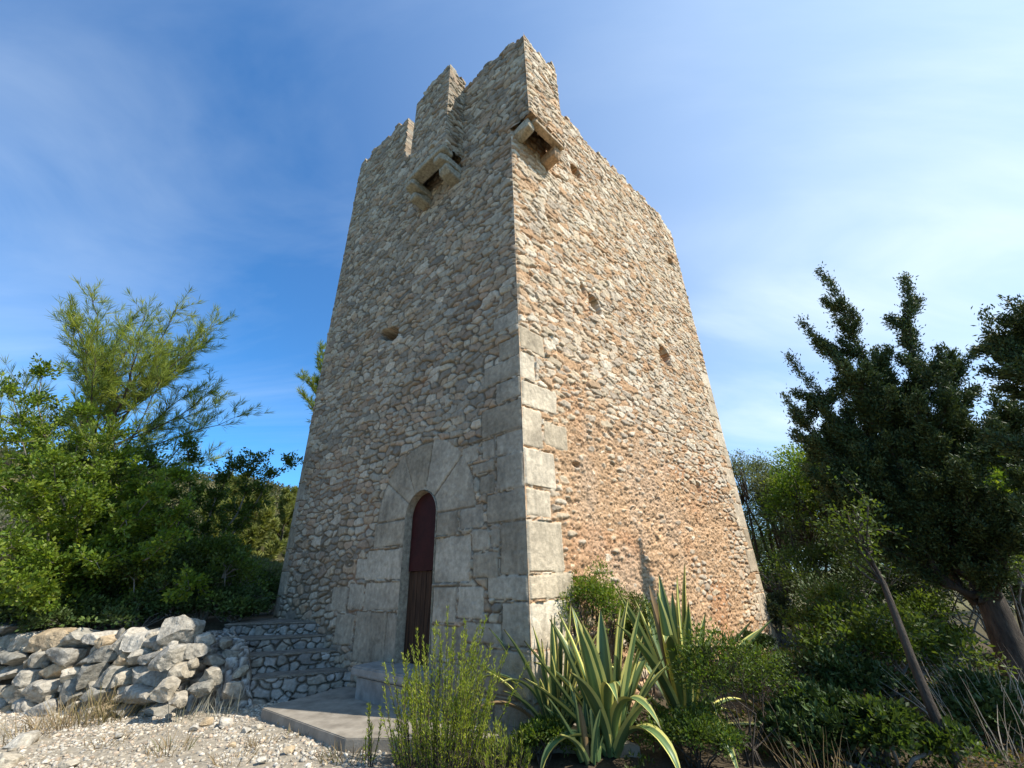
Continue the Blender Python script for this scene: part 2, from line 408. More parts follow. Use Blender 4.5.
L_hol = [(3.87, 6.47, .36, .17, .9, .35)]
big = lambda u, z: 1
def Lcover(u, z): return .05 * fbm(u / 1.3, z / 1.3, 77, 2) + .10 * sstep(3.2, 1.0, z) * sstep(3.4, 4.4, u)
def Lmort(u, z, m):
    red = sstep(.12, .45, fbm(u / .8, z / .8, 91, 3)) * sstep(9, 3, z)
    return m * (1 - red[..., None] * .55) + np.array((.30, .16, .09)) * red[..., None] * .55
def Rcover(u, z):
    p = sstep(-.55, .10, fbm(u / 1.3, z / 1.0, 55, 3)) * sstep(4.6, 2.4, z + .14 * (u - 3)) * sstep(.4, 1.2, u) * sstep(7.6, 6.2, u)
    return .55 * p + .06 * sstep(-.1, .4, fbm(u / 1.0, z / 1.0, 56, 3))
def Rmort(u, z, m):
    pale = sstep(.0, .5, fbm(u / .7, z / .7, 92, 3))
    och = sstep(.0, .5, fbm(u / 1.1, z / .8, 94, 3)); m = m * (1 - .6 * och[..., None]) + np.array((.50, .255, .125)) * .6 * och[..., None]
    m2 = m * (1 - .5 * pale[..., None]) + np.array((.52, .38, .26)) * .5 * pale[..., None]
    return m2
def edge_fade(U, Zg, h, col=None):
    return h

def Lmas(u, z):
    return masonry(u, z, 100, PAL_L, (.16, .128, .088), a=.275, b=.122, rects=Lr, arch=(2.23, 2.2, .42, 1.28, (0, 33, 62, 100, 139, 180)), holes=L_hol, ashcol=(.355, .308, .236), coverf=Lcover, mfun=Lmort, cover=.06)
def topL(cu):
    t = np.where(cu < .35, 13.75, np.where(cu < 1.1, 13.55, 13.45))
    t = np.where(cu > 2.2, 12.95, t); t = np.where(cu > 4.12, 15.15 + .12 * np.minimum(cu - 3.83, 3), t)
    t = np.where(cu > 6.6, 15.4, t); return t + .10 * np.sin(cu * 9.1) + .07 * np.sin(cu * 23)
def keepL(U, Zg, cu, cz):
    k = np.where(U > 7.0, Zg < 15.5, cz < topL(cu))
    k &= ~((U < .0) & (Zg < 10.02))
    k &= ~((U < .3) & (Zg > 13.02 + .62 * (U + .55)))
    k &= ~((U > 1.83) & (U < 2.63) & (Zg > .08) & (Zg < 2.2))
    k &= ~((np.hypot(U - 2.23, Zg - 2.2) < .405) & (Zg >= 2.19))
    j_ = int(np.searchsorted(Zg[:, 0], 12.0)); k = np.asarray(k); k[j_:] = np.logical_and.accumulate(k[j_:], axis=0)   # no loose flecks above the ragged top
    # the crenel beside the tall end, cut clean down
    k &= ~((U > 2.2) & (U < 4.12) & (Zg > 13.05))
    return k
ST = .0165
usL = np.concatenate([np.arange(-.553, 0, ST), np.arange(0, WL + .001, WL / round(WL / ST))]); zsL = np.arange(ZB, 15.85, ST)
usR = np.arange(0, WR + .001, WR / round(WR / ST)); zsR = np.arange(ZB, 15.85, ST)
# corner profile shared by both faces so that they meet
def corner_shift(z): return .012 * fbm(z / .22, z * 0 + 3.3, 5, 3)
def fixL(U, Zg, h):
    t = sstep(0, .035, np.abs(U - 0.0)); hz = h * np.where(Zg < 10.02, t, sstep(0, .03, np.abs(U + .553))) ; cs = corner_shift(Zg) * (1 - t) * (Zg < 10.02)
    return hz * sstep(0, .05, WL - U), (cs[..., None] * (NL + NR))
def fixR(U, Zg, h):
    t = sstep(0, .035, U); cs = corner_shift(Zg) * (1 - t)
    return h * t * sstep(0, .05, WR - U), (cs[..., None] * (NL + NR))
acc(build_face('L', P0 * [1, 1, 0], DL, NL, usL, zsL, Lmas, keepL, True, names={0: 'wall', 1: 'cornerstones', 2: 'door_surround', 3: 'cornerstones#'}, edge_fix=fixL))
# the right (sunlit) face
Rr = [(0, .60, 4.56, 4.98, 1), (0, .34, 4.02, 4.50, 1), (0, .82, 3.56, 3.98, 1), (0, .42, 2.94, 3.54, 1), (.46, 1.02, 3.02, 3.42, 1), (0, .66, 2.36, 2.90, 1), (0, .52, 1.95, 2.34, 1), (0, .70, 1.28, 1.92, 1), (0, .86, .96, 1.25, 1), (0, .70, .44, .94, 1), (0, .95, -.06, .40, 1), (0, .6, -.7, -.1, 1)]
Rcol = (.555, .472, .35)
z_ = -.3
for k in range(14):
    hh = (.48, .60, .42, .55, .5, .62, .44, .5, .56, .48, .42, .5, .46, .5)[k]; Rr.append((WR - (.58 if k % 2 else .34), WR, z_, z_ + hh - .025, 4, (.52, .43, .315))); z_ += hh
R_hol = [(2.31, 10.71, .20, .19, 1.1, 0), (2.36, 6.52, .20, .20, 1.0, -.3), (5.34, 6.34, .27, .25, 1.2, -.2), (7.41, 10.75, .20, .17, 1.0, 0), (1.2, 2.83, .09, .05, .2, 0), (1.95, 6.75, .09, .12, .3, 0), (5.7, 3.0, .13, .12, .5, 0)]
def Rmas(u, z):
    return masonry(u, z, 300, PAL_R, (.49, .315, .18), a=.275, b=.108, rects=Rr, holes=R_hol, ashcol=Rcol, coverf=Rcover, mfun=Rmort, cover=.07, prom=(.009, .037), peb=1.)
def keepR(U, Zg, cu, cz):
    t = 12.88 + .10 * np.sin(cu * 5.3) + .09 * np.sin(cu * 13.7 + 1) - .10 * sstep(7.4, 8.2, cu) + .1 * np.sin(cu * 1.3)
    t = np.where(cu < 1.25, 12.9, t)
    return np.where(U > 8.05, Zg < 12.7, cz < t)
acc(build_face('R', P0 * [1, 1, 0], DR, NR, usR, zsR, Rmas, keepR, False, names={0: 'wall', 1: 'cornerstones', 4: 'cornerstones##'}, edge_fix=fixR))
# the two faces turned away, coarser
BL = P0 + DL * (WL - .05) - NL * .1; BR = P0 + DR * (WR - .05) - NR * .1
BC = BL + DR * WR * .96 + 0 * DL; BC2 = BR + DL * WL
def plain_face(A, B, z1, seed):
    d = (B - A); n = np.linalg.norm(d[:2]); d = d / n
    nrm = np.array([d[1], -d[0], 0.]); mid = (P0 + DL * WL * .5 + DR * WR * .5)
    if np.dot(nrm, (A + B) / 2 - mid) < 0: nrm = -nrm
    us = np.linspace(0, n, int(n / .045)); zz = np.arange(ZB, z1 + .4, .045)
    m = lambda u, z: masonry(u, z, seed, PAL_R, (.44, .30, .2), cover=.12)
    cr = np.cross(d, [0, 0, 1]); fl = np.dot(cr, nrm) < 0
    acc(build_face('B', A * [1, 1, 0], d, nrm, us, zz, m, lambda U, Zg, cu, cz: np.where((U < .25) | (U > n - .25), Zg < z1, cz < z1), fl))
plain_face(BL, BC2, 12.6, 500); plain_face(BR, BC2, 12.3, 700)
flush(tower)

# projecting boxes over the door face and at the corner (machicolations), each with lintel and two corbels
def rock_np(seed, size, planes=11, sub=3, rough=.03, flat=.78, pw=4):
    bm = bmesh.new(); bmesh.ops.create_icosphere(bm, subdivisions=sub, radius=1); V = np.array([v.co[:] for v in bm.verts]); F = np.array([[v.index for v in f.verts] for f in bm.faces]); bm.free()
    r = np.random.default_rng(seed)
    V = V * (1 / (np.abs(V) ** pw).sum(1) ** (1 / pw))[:, None] * .8
    for k in range(planes):
        n = r.normal(size=3); n /= np.linalg.norm(n); dd = r.uniform(.55, .95) * flat / .78
        s = V @ n - dd; V = V - np.where(s > 0, s, 0)[:, None] * n * 1.0
    p = V * 2.2 + r.uniform(0, 50, 3)
    V = V * (1 + rough * (fbm(p[:, 0] + p[:, 2] * .7, p[:, 1] - p[:, 2] * .6, seed % 97, 3)))[:, None] + .8 * rough * fbm(p[:, 0] * 3 + p[:, 2], p[:, 1] * 3 - p[:, 2], seed % 89, 4)[:, None]
    V = V / np.abs(V).max(0)
    return V * np.array(size), F
def frame_mesh(V, O, dU, nrm): return O + V[:, :1] * dU + V[:, 1:2] * nrm + V[:, 2:3] * np.array([0, 0, 1.])
def stone_col(V, base, seed, amt=.14):
    return np.array(base) * (1 + amt * fbm(V[:, 0] * 6 + V[:, 2] * 3, V[:, 1] * 6 - V[:, 2] * 4, seed, 3))[:, None]
def rounded_block(seed, O, dU, nrm, uc, nc, zc, su, sn, sz, base, name, parent, sub=4, planes=5):
    V, F = rock_np(seed, (su / 2, sn / 2, sz / 2), planes, sub, .07, 1.05, 9)
    W = frame_mesh(V + np.array([uc, nc, zc]), O, dU, nrm)
    if np.dot(np.cross(dU, nrm), [0, 0, 1]) < 0: F = F[:, ::-1]
    return mesh_np(name, W, F, M_ROCK, parent, stone_col(W, base, seed), True)
def box(name, O, dU, nrm, u0, u1, n0, n1, z0, z1, mat, parent, bev=.015):
    bm = bmesh.new()
    vs_ = [bm.verts.new((a, b, c)) for a in (u0, u1) for b in (n0, n1) for c in (z0, z1)]
    for f in ((0, 1, 3, 2), (4, 6, 7, 5), (0, 4, 5, 1), (2, 3, 7, 6), (0, 2, 6, 4), (1, 5, 7, 3)): bm.faces.new([vs_[i] for i in f])
    bmesh.ops.recalc_face_normals(bm, faces=bm.faces)
    bmesh.ops.bevel(bm, geom=bm.edges[:], offset=bev, segments=2, affect='EDGES')
    V = np.array([v.co[:] for v in bm.verts]); me = bpy.data.meshes.new(name)
    W = frame_mesh(V, O, dU, nrm); L0 = np.array(parent_loc(parent)) if parent is not None else 0
    for v, q in zip(bm.verts, W - L0): v.co = Vector([float(x) for x in q])
    bmesh.ops.recalc_face_normals(bm, faces=bm.faces)
    bm.to_mesh(me); bm.free(); me.materials.append(mat); o = bpy.data.objects.new(name, me); C.objects.link(o)
    if parent is not None: o.parent = parent
    return o

def machicolation(O, dU, nrm, u0, u1, z0, z1, p, seed, pal, mortar, flip, left_open, lab, tone):
    root = empty('machicolation', O + dU * (u0 + u1) / 2 + nrm * p / 2 + np.array([0, 0, z0]))
    root.parent = tower; root.location = root.location - tower.location
    root['label'] = lab
    n = max(8, int((u1 - u0) / ST)); us = np.linspace(u0, u1, n); zz = np.arange(z0, z1 + .3, ST)
    m = lambda u, z: masonry(u, z, seed, pal, mortar, a=.24, b=.095, cover=.06)
    def kf(U, Zg, cu, cz):
        t = z1 - .28 * sstep(u0 + .55 * (u1 - u0), u1, cu) if not left_open else z1 - .15 * np.sin((cu - u0) * 3)
        return np.where((U < u0 + .06) | (U > u1 - .06), Zg < t - .03, cz < t)
    def efix(U, Zg, h):
        t = sstep(0, .03, U - u0) * sstep(0, .03, u1 - U); return h * t, 0
    acc(build_face('box', O * [1, 1, 0] + nrm * p, dU, nrm, us, zz, m, kf, flip, thick=.22, edge_fix=efix, sidecut=lambda v: ((v - O) @ dU > .15) | ((v[:, 2] < z0 + .1) & ((v - O) @ dU > .06)) if left_open else v[:, 2] > -99))
    ns = np.linspace(.0, p, max(6, int(p / ST)))
    for side, uu in ((0, u0), (1, u1)):
        if left_open and side == 0: continue
        sn = -dU if side == 0 else dU
        mm = lambda u, z: masonry(u, z, seed + 7 + side, pal, mortar, a=.26, b=.115, cover=.08)
        zz2 = np.arange(z0 + .05, z1 + .3, ST)
        acc(build_face('side', O * [1, 1, 0] + dU * uu, nrm, sn, ns, zz2, mm, lambda U, Zg, cu, cz: np.where((U > p - .08), Zg < z1 - .16, cz < z1 - .10), (side == 1) != flip, thick=.2,
                       edge_fix=lambda U, Zg, h: (h * sstep(0, .03, p - U), 0)))
    flush(root)
    return root
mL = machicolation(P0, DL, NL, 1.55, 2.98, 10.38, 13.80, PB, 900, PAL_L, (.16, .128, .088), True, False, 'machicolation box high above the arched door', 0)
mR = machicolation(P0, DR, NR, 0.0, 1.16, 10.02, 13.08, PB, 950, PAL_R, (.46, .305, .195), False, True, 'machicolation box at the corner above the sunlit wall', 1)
# lintel slabs carrying the box fronts, and the corbels that carry them
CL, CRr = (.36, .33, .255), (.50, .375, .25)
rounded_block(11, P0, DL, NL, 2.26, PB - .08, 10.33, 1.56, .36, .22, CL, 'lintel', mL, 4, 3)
for k, (uc, hh) in enumerate(((1.74, .30), (2.82, .27))):
    c = rounded_block(20 + k, P0, DL, NL, uc, .20, 10.12, .36, .86, .22, CL, 'corbel', mL, 4, 4)
    rounded_block(30 + k, P0, DL, NL, uc + .01, .10, 9.90, .33, .70, .26, CL, 'corbel', mL, 4, 4)
rounded_block(41, P0, DR, NR, .68, PB - .09, 9.98, 1.0, .18, .13, CRr, 'lintel', mR, 4, 4)
rounded_block(43, P0, DR, NR, .17, .20, 9.88, .24, .52, .28, (.44, .38, .28), 'corbel', mR, 4, 4)
rounded_block(45, P0, DR, NR, 1.04, .18, 9.82, .26, .56, .28, (.50, .34, .21), 'corbel', mR, 4, 5)

# unseen deck added inside the shell to keep the daylight out
def ngon(name, pts, mat, parent):
    return mesh_np(name, np.array(pts), np.array([list(range(len(pts)))]), mat, parent, None, False)
ngon('light_block_deck', [tuple((P0 + DL * a * WL + DR * b * WR)[:2]) + (12.0,) for a, b in ((.04, .04), (.04, .96), (.96, .96), (.96, .04))], M_SHADE, tower)

# door: reveal, leaf, planks, sill steps
def reveal():
    pts = [(1.825, -.05)] + [(1.825, z) for z in np.linspace(.08, 2.2, 14)] + [(2.23 - .405 * math.cos(t), 2.2 + .405 * math.sin(t)) for t in np.linspace(.08, math.pi - .08, 22)] + [(2.635, z) for z in np.linspace(2.2, .08, 14)] + [(2.635, -.05)]
    V = []; F = []; ns = np.linspace(.03, -.62, 12)
    for k, nn in enumerate(ns):
        for (u, z) in pts: V.append(P0 * [1, 1, 0] + DL * u + NL * nn + np.array([0, 0, z]))
    n = len(pts)
    for k in range(len(ns) - 1):
        for i in range(n - 1): F.append((k * n + i, (k + 1) * n + i, (k + 1) * n + i + 1, k * n + i + 1))
    V = np.array(V); c = np.array((.37, .31, .23)) * (1 + .15 * fbm(V[:, 0] * 5, V[:, 2] * 5, 3, 3))[:, None]
    return mesh_np('door_reveal', V, np.array(F), M_ROCK, tower, c, False)
reveal()
M_DOORTOP = mat_noise('dark_red_metal', (.026, .004, .004), (.05, .009, .008), 5, .6, .15, 30)
M_PLANK = mat_noise('weathered_planks', (.016, .009, .006), (.085, .044, .024), 4, .85, .6, 18, (7, 7, .6), .012)
M_IRON = mat_noise('old_iron', (.02, .018, .016), (.05, .04, .035), 8, .6, .2, 40)
door = empty('door', P0 + DL * 2.23 - NL * .13 + np.array([0, 0, .1])); door.parent = tower; door.location -= tower.location
def arch_panel(name, u0, u1, z0, zs, r, uc, n0, n1, mat, parent):
    pts = [(u0, z0), (u1, z0)] + ([(uc + r * math.cos(t), zs + r * math.sin(t)) for t in np.linspace(0, math.pi, 20)] if r else [(u1, zs), (u0, zs)])
    V = [P0 * [1, 1, 0] + DL * u + NL * n0 + np.array([0, 0, z]) for u, z in pts] + [P0 * [1, 1, 0] + DL * u + NL * n1 + np.array([0, 0, z]) for u, z in pts]
    n = len(pts); bm = bmesh.new(); L0 = np.array(parent_loc(parent))
    b = [bm.verts.new([float(x) for x in v - L0]) for v in V]; bm.faces.new(b[:n]); bm.faces.new(b[n:][::-1])
    for i in range(n): bm.faces.new((b[i], b[n + i], b[n + (i + 1) % n], b[(i + 1) % n]))
    bmesh.ops.recalc_face_normals(bm, faces=bm.faces); me = bpy.data.meshes.new(name); bm.to_mesh(me); bm.free(); me.materials.append(mat)
    o = bpy.data.objects.new(name, me); C.objects.link(o); o.parent = parent; return o
arch_panel('upper_panel', 1.83, 2.63, 1.36, 2.19, .40, 2.23, -.12, -.17, M_DOORTOP, door)
arch_panel('middle_band', 1.86, 2.60, 1.36, 1.86, 0, 2.23, -.10, -.12, M_DOORTOP, door)
for k in range(7):
    a = 1.83 + k * .8 / 7; arch_panel('plank', a + .004, a + .8 / 7 - .004, .1, 1.355 + .01 * math.sin(k * 5), 0, 0, -.135 + .006 * math.sin(k * 3.1), -.17, M_PLANK, door)
ss = empty('doorstep', P0 + DL * 2.3 + NL * .25 + np.array([0, 0, -.3]), 'two worn stone slabs stepping up to the arched door', 'doorstep')
box('upper_slab', P0 * [1, 1, 0], DL, NL, 1.55, 3.08, -.30, .46, -.02, .10, M_SLAB, ss, .02)
box('lower_block', P0 * [1, 1, 0], DL, NL, 1.62, 3.0, .03, .40, -.32, -.023, M_SLAB, ss, .02)
# ------------------------------------------------------------ ground
GB = -.42
def terrain(x, y):
    # a bank behind the dry-stone wall and the steps, rising to a hill on the left
    bank = .98 * sstep(7.8, 8.7, y + .10 * (x + 6)) * np.maximum(sstep(0, -.4, x + 4.65 + 1.05 * (y - 7.64)), sstep(9.2, 9.7, y)) * sstep(-2.6, -3.6, x)
    hill = 15.0 * sstep(14, 75, np.hypot(x + 2, y * .9)) * sstep(.05, -.55, x / (np.abs(y) + 12)) 
    far = .04 * np.maximum(np.hypot(x, y) - 12, 0) * sstep(-.1, .2, x / (np.abs(y) + 5)) * .0
    return GB + bank + hill + far + .03 * fbm(x / 1.3, y / 1.3, 801, 3) + .35 * fbm(x / 9, y / 9, 802, 3) * sstep(10, 30, np.hypot(x, y))
def terrain_mesh():
    # fine near the camera, coarser outwards, one sheet to the horizon
    def axis(lo, hi, fine_lo, fine_hi, st):
        a = [np.arange(fine_lo, fine_hi, st)]
        v, s = fine_hi, st
        o = []
        while v < hi: o.append(v); s *= 1.13; v += s
        o.append(hi); a.append(np.array(o)); v, s = fine_lo, st; o = []
        while v > lo: s *= 1.13; v -= s; o.append(v)
        return np.concatenate([np.array(o[::-1]), a[0], a[1]])
    xs = axis(-900, 900, -8, 8, .06); ys = axis(-900, 900, 3.0, 10, .06)
    Xg, Yg = np.meshgrid(xs, ys); Zg = terrain(Xg, Yg)
    near = sstep(14, 8, np.hypot(Xg, Yg)); Zg = Zg + near * .018 * fbm(Xg / .12, Yg / .12, 811, 3)
    V = np.stack([Xg, Yg, Zg], -1).reshape(-1, 3)
    return V, grid_faces(len(xs), len(ys)), Xg.ravel(), Yg.ravel()
V, F, gx, gy = terrain_mesh()
gravel = np.array((.34, .295, .225)); soil = np.array((.085, .066, .042)); scrub = np.array((.13, .115, .05))
kk = sstep(.25, -.05, gx + 1.6 + .5 * fbm(gx, gy, 821, 3)) * sstep(9, 7.5, gy)
kk2 = np.maximum(kk, 0)
cg = soil + (gravel - soil) * kk2[:, None]
dist = np.hypot(gx, gy); fr_ = sstep(12, 28, dist)[:, None]
cg = cg * (1 - fr_) + (scrub * (1 + .5 * fbm(gx / 4, gy / 4, 822, 3))[:, None]) * fr_
cg = cg * (1 + .25 * fbm(gx / .25, gy / .25, 823, 3))[:, None]
M_GROUND = mat_vcol('stony_ground', .95, .9, 30, .4, 16, .15, .02)
tag(mesh_np('ground', V, F, M_GROUND, None, cg), kind='structure')
def gz(x, y): return float(terrain(np.array([float(x)]), np.array([float(y)]))[0])

# gravel: one loose mass
def pebbles(n, xr, yr, smin, smax, seed, ok=None):
    r = np.random.default_rng(seed)
    bm = bmesh.new(); bmesh.ops.create_icosphere(bm, subdivisions=1, radius=1); IV = np.array([v.co[:] for v in bm.verts]); IF = np.array([[v.index for v in f.verts] for f in bm.faces]); bm.free()
    x = r.uniform(*xr, n); y = r.uniform(*yr, n)
    if ok is not None: m = ok(x, y); x, y = x[m], y[m]; n = len(x)
    s = smin * (smax / smin) ** (r.random(n) ** 2.2)
    sc = np.stack([s * r.uniform(.7, 1.3, n), s * r.uniform(.7, 1.3, n), s * r.uniform(.4, .8, n)], -1)
    V = IV[None] * r.uniform(.68, 1.15, (n, len(IV), 1)) * sc[:, None]
    a = r.uniform(0, 6.28, n); ca, sa = np.cos(a), np.sin(a)
    X_ = V[..., 0] * ca[:, None] - V[..., 1] * sa[:, None]; Y_ = V[..., 0] * sa[:, None] + V[..., 1] * ca[:, None]
    Z_ = V[..., 2] + (terrain(x, y) + s * .18)[:, None]
    V = np.stack([X_ + x[:, None], Y_ + y[:, None], Z_], -1).reshape(-1, 3)
    F = (IF[None] + (np.arange(n) * len(IV))[:, None, None]).reshape(-1, 3)
    base = np.array([(.54, .49, .40), (.49, .43, .335), (.40, .35, .275), (.52, .41, .30), (.60, .55, .46)])[r.integers(0, 5, n)] * r.uniform(.75, 1.15, (n, 1))
    return V, F, np.repeat(base, len(IV), 0)
def on_path(x, y):
    return (x < -1.2 + .3 * np.sin(y * 3)) & (np.random.default_rng(3).random(len(x)) < sstep(9.0, 7.6, y) * sstep(-.9, -2.0, x) * (.35 + .65 * sstep(.3, .6, vn(x / .5, y / .35, 19))))
V, F, c = pebbles(36000, (-9.5, -1.0), (4.0, 8.2), .007, .036, 31, on_path)
g = tag(mesh_np('gravel', V, F, M_ROCK, None, c, False), kind='stuff'); recentre(g)
g['label'] = 'pale limestone gravel covering the path below the dry-stone wall'

# ------------------------------------------------------------ concrete landing in front of the door
PZ = -.30
pat = [gnd(262, 708, PZ), gnd(345, 738, PZ), gnd(560, 740, PZ), gnd(640, 745, PZ)]
pat = [p[:2] for p in pat] + [(P0 + DR * .6 + NL * 0 - DR * .0)[:2], (P0 + NL * -.1)[:2], (P0 + DL * 3.9 - NL * .1)[:2]]
def prism(name, poly, z0, z1, mat, parent, bev=.009):
    bm = bmesh.new(); L0 = np.array(parent_loc(parent)) if parent is not None else np.zeros(3)
    t = [bm.verts.new((p[0] - L0[0], p[1] - L0[1], z1 - L0[2])) for p in poly]; b = [bm.verts.new((p[0] - L0[0], p[1] - L0[1], z0 - L0[2])) for p in poly]
    bm.faces.new(t); bm.faces.new(b[::-1]); n = len(poly)
    for i in range(n): bm.faces.new((t[i], b[i], b[(i + 1) % n], t[(i + 1) % n]))
    bmesh.ops.recalc_face_normals(bm, faces=bm.faces)
    if bev: bmesh.ops.bevel(bm, geom=[e for e in bm.edges], offset=bev, segments=2, affect='EDGES')
    me = bpy.data.meshes.new(name); bm.to_mesh(me); bm.free(); me.materials.append(mat)
    o = bpy.data.objects.new(name, me); C.objects.link(o)
    if parent is not None: o.parent = parent
    return o
tag(prism('patio', pat, GB - .12, PZ, M_CONC, None), kind='structure')

# ------------------------------------------------------------ rubble steps against the tower
M_STEP = mat_noise('rough_mortar', (.13, .112, .088), (.27, .24, .195), 7, .95, .9, 26, None, .03)
steps = empty('stone_steps', gnd(300, 700, PZ), 'four rubble-faced steps with concrete treads climbing beside the shaded tower wall', 'steps')
# (left pixel, right pixel, pixel row of the tread's front edge, tread height)
SD = [(254, 678, -.08, 3.85), (245, 656, .17, 4.31), (233, 640, .37, 4.84), (226, 624, .57, 5.2)]
for k, (xl, py, zt, ub_) in enumerate(SD):
    A = gnd(xl, py, zt); B = P0 * [1, 1, 0] + DL * ub_; zb = PZ - .15 if k == 0 else SD[k - 1][2] - .06
    d = (B - A); d[2] = 0; n = np.linalg.norm(d); d /= n; nn = np.array([d[1], -d[0], 0.])
    st = empty('step', (A + B) / 2 * [1, 1, 0] + [0, 0, zb]); st.parent = steps; st.location -= steps.location
    us = np.arange(-.02, n + .35, .012); zz = np.arange(zb, zt - .02, .012)
    mm = lambda u, z: masonry(u, z, 1200 + 17 * k, PAL_G * .72, (.13, .11, .085), a=.15, b=.125, prom=(.02, .06), cover=.06, warp=.04)
    acc(build_face('s', A * [1, 1, 0], d, nn, us, zz, mm, lambda U, Zg, cu, cz: U > -9, False, thick=.9, names={0: 'riser'}, sidecut=lambda v: v[:, 2] > -99))
    flush(st)
    box('tread', A * [1, 1, 0], d, nn, -.03, n + .4, -1.2, .012, zt - .028, zt, M_STEP, st, .008)

# ------------------------------------------------------------ dry-stone wall on the left
def rock_obj(name, seed, size, loc, rotz, base, parent=None, sub=3, tilt=0, planes=10):
    V, F = rock_np(seed, np.array(size) / 2, planes, sub, .09, .70, 6)
    ct, st_ = math.cos(tilt), math.sin(tilt); V = np.c_[V[:, 0] * ct - V[:, 2] * st_, V[:, 1], V[:, 0] * st_ + V[:, 2] * ct]
    c, s = math.cos(rotz), math.sin(rotz)
    W = np.c_[V[:, 0] * c - V[:, 1] * s, V[:, 0] * s + V[:, 1] * c, V[:, 2]] + np.array(loc)
    col = stone_col(W, base, seed, .30)
    return W, F, col
ROCKS = [(.40, .365, .30), (.34, .31, .255), (.44, .385, .295), (.28, .26, .215), (.42, .325, .21), (.48, .435, .36)]
wa, wb = np.array([-10.6, 8.35]), np.array([-5.45, 7.45])       # foot of the wall
wd = (wb - wa); wl = np.linalg.norm(wd); wd /= wl; wn = np.array([wd[1], -wd[0]]); wrot = math.atan2(wd[1], wd[0])
r = np.random.default_rng(5)
VS, FS, CS = [], [], []; nv = 0
z = GB - .08; ci = 0; seed = 100
def wall_top(u): return .62 + .10 * math.sin(u * 1.3 + .6) - .30 * max(0, (u - wl + .9) / .9) ** 2
rows = [.20, .22, .24, .20, .24, .18]
for ci, rh in enumerate(rows):
    u = -r.uniform(0, .3)
    while u < wl + .1 - .10 * ci:
        L_ = r.uniform(.20, .50) if r.random() < .8 else r.uniform(.5, .75)
        hh = rh * r.uniform(.85, 1.55)
        if z + rh * .5 > wall_top(u + L_ / 2): u += L_; continue
        p = wa + wd * (u + L_ / 2) + wn * (r.uniform(-.05, .08) - .05 * ci)
        W, F, c = rock_obj('', seed, (L_ * 1.14, .6, hh * 1.16), (p[0], p[1], z + rh / 2 + r.uniform(-.03, .03)), wrot + r.uniform(-.18, .18), np.array(ROCKS[r.integers(0, 6)]) * r.uniform(.85, 1.1), tilt=r.uniform(-.16, .16), sub=4)
        VS.append(W); FS.append(F + nv); CS.append(c); nv += len(W); seed += 1; u += L_ * .96
    z += rh * .97
for k in range(70):                                                # small stones wedged in the joints
    u = r.uniform(0, wl); zz = r.uniform(GB, .55); p = wa + wd * u + wn * (.10 - .05 * (zz - GB) / .25)
    W, F, c = rock_obj('', 700 + k, r.uniform(.08, .2, 3), (p[0], p[1], zz), r.uniform(0, 3), ROCKS[r.integers(0, 6)], sub=2)
    VS.append(W); FS.append(F + nv); CS.append(c); nv += len(W)
dw = empty('dry_stone_wall', ((wa + wb) / 2).tolist() + [GB], 'low dry-stone wall of large pale limestone blocks along the gravel path', 'wall')
mesh_np('stones', np.concatenate(VS), np.concatenate(FS), M_ROCK, dw, np.concatenate(CS), True, 30)
core = prism('earth_core', [tuple(wa - wn * .08), tuple(wb - wn * .08 - wd * .25), tuple(wb - wn * 1.0 - wd * .1), tuple(wa - wn * 1.0)], GB - .2, .38, mat_noise('earth', (.06, .045, .03), (.12, .09, .06), 5, .95, .6, 20), dw)

# the tumbled bank between the wall's broken end and the steps: every stone lies loose
r = np.random.default_rng(12)
mound = []
e0, e1 = np.array([-5.50, 7.50]), np.array([-4.2, 7.4])
mv = empty('rubble_bank', ((e0 + e1) / 2).tolist() + [GB], 'slumped bank of earth and small rubble between the dry-stone wall and the steps', 'bank')
ux = np.linspace(-.35, 1.75, 90); vy = np.linspace(-.35, 1.9, 90); UX, VY = np.meshgrid(ux, vy)
hz = GB - .1 + .95 * sstep(-.2, .55, VY) * sstep(1.80, 1.42, UX + .95 * VY) + .07 * fbm(UX / .35, VY / .35, 61, 3) + .06 * fbm(UX / .12, VY / .12, 62, 3) - .12 * sstep(.2, 1.3, UX)
h2, c2, *_ = masonry(UX + .3, VY * 1.3 + hz, 77, PAL_G, (.16, .13, .10), a=.16, b=.12, cover=.14, prom=(.02, .06))
V = np.stack([e0[0] + UX, e0[1] + VY - .02 * UX - h2, hz + h2 * .6], -1).reshape(-1, 3)
mesh_np('earth_slope', V, grid_faces(90, 90), M_ROCK, mv, c2.reshape(-1, 3))
spots = [(183, 629, 8.05, .60, 'grey boulder perched on top of the rubble bank by the dark bush'), (205, 640, 7.9, .30, None), (196, 652, 7.75, .42, None), (170, 655, 7.7, .45, None), (182, 672, 7.6, .40, None), (215, 660, 7.75, .28, None), (230, 655, 7.9, .25, None),
         (200, 690, 7.35, .33, None), (232, 690, 7.3, .30, None), (178, 700, 7.2, .26, None), (212, 676, 7.5, .36, None), (240, 672, 7.6, .24, None), (225, 643, 7.95, .22, None), (192, 663, 7.6, .2, None), (165, 690, 7.3, .34, None)]
for k, (px, py, dd, s, lb) in enumerate(spots):
    p = at(px, py, dd * 1.16)
    W, F, c = rock_obj('', 900 + k, (s, s * r.uniform(.7, 1), s * r.uniform(.55, .8)), p, r.uniform(0, 3), np.array(ROCKS[r.integers(0, 4)]) * .9, tilt=r.uniform(-.3, .3), sub=4, planes=8)
    o = mesh_np('boulder' if lb else 'loose_rock', W, F, M_ROCK, None, c, True, 30); recentre(o)
    tag(o, lb or 'grey limestone rock lying in the slumped bank left of the steps', 'rock', None if lb else 'rocks of the slumped bank')
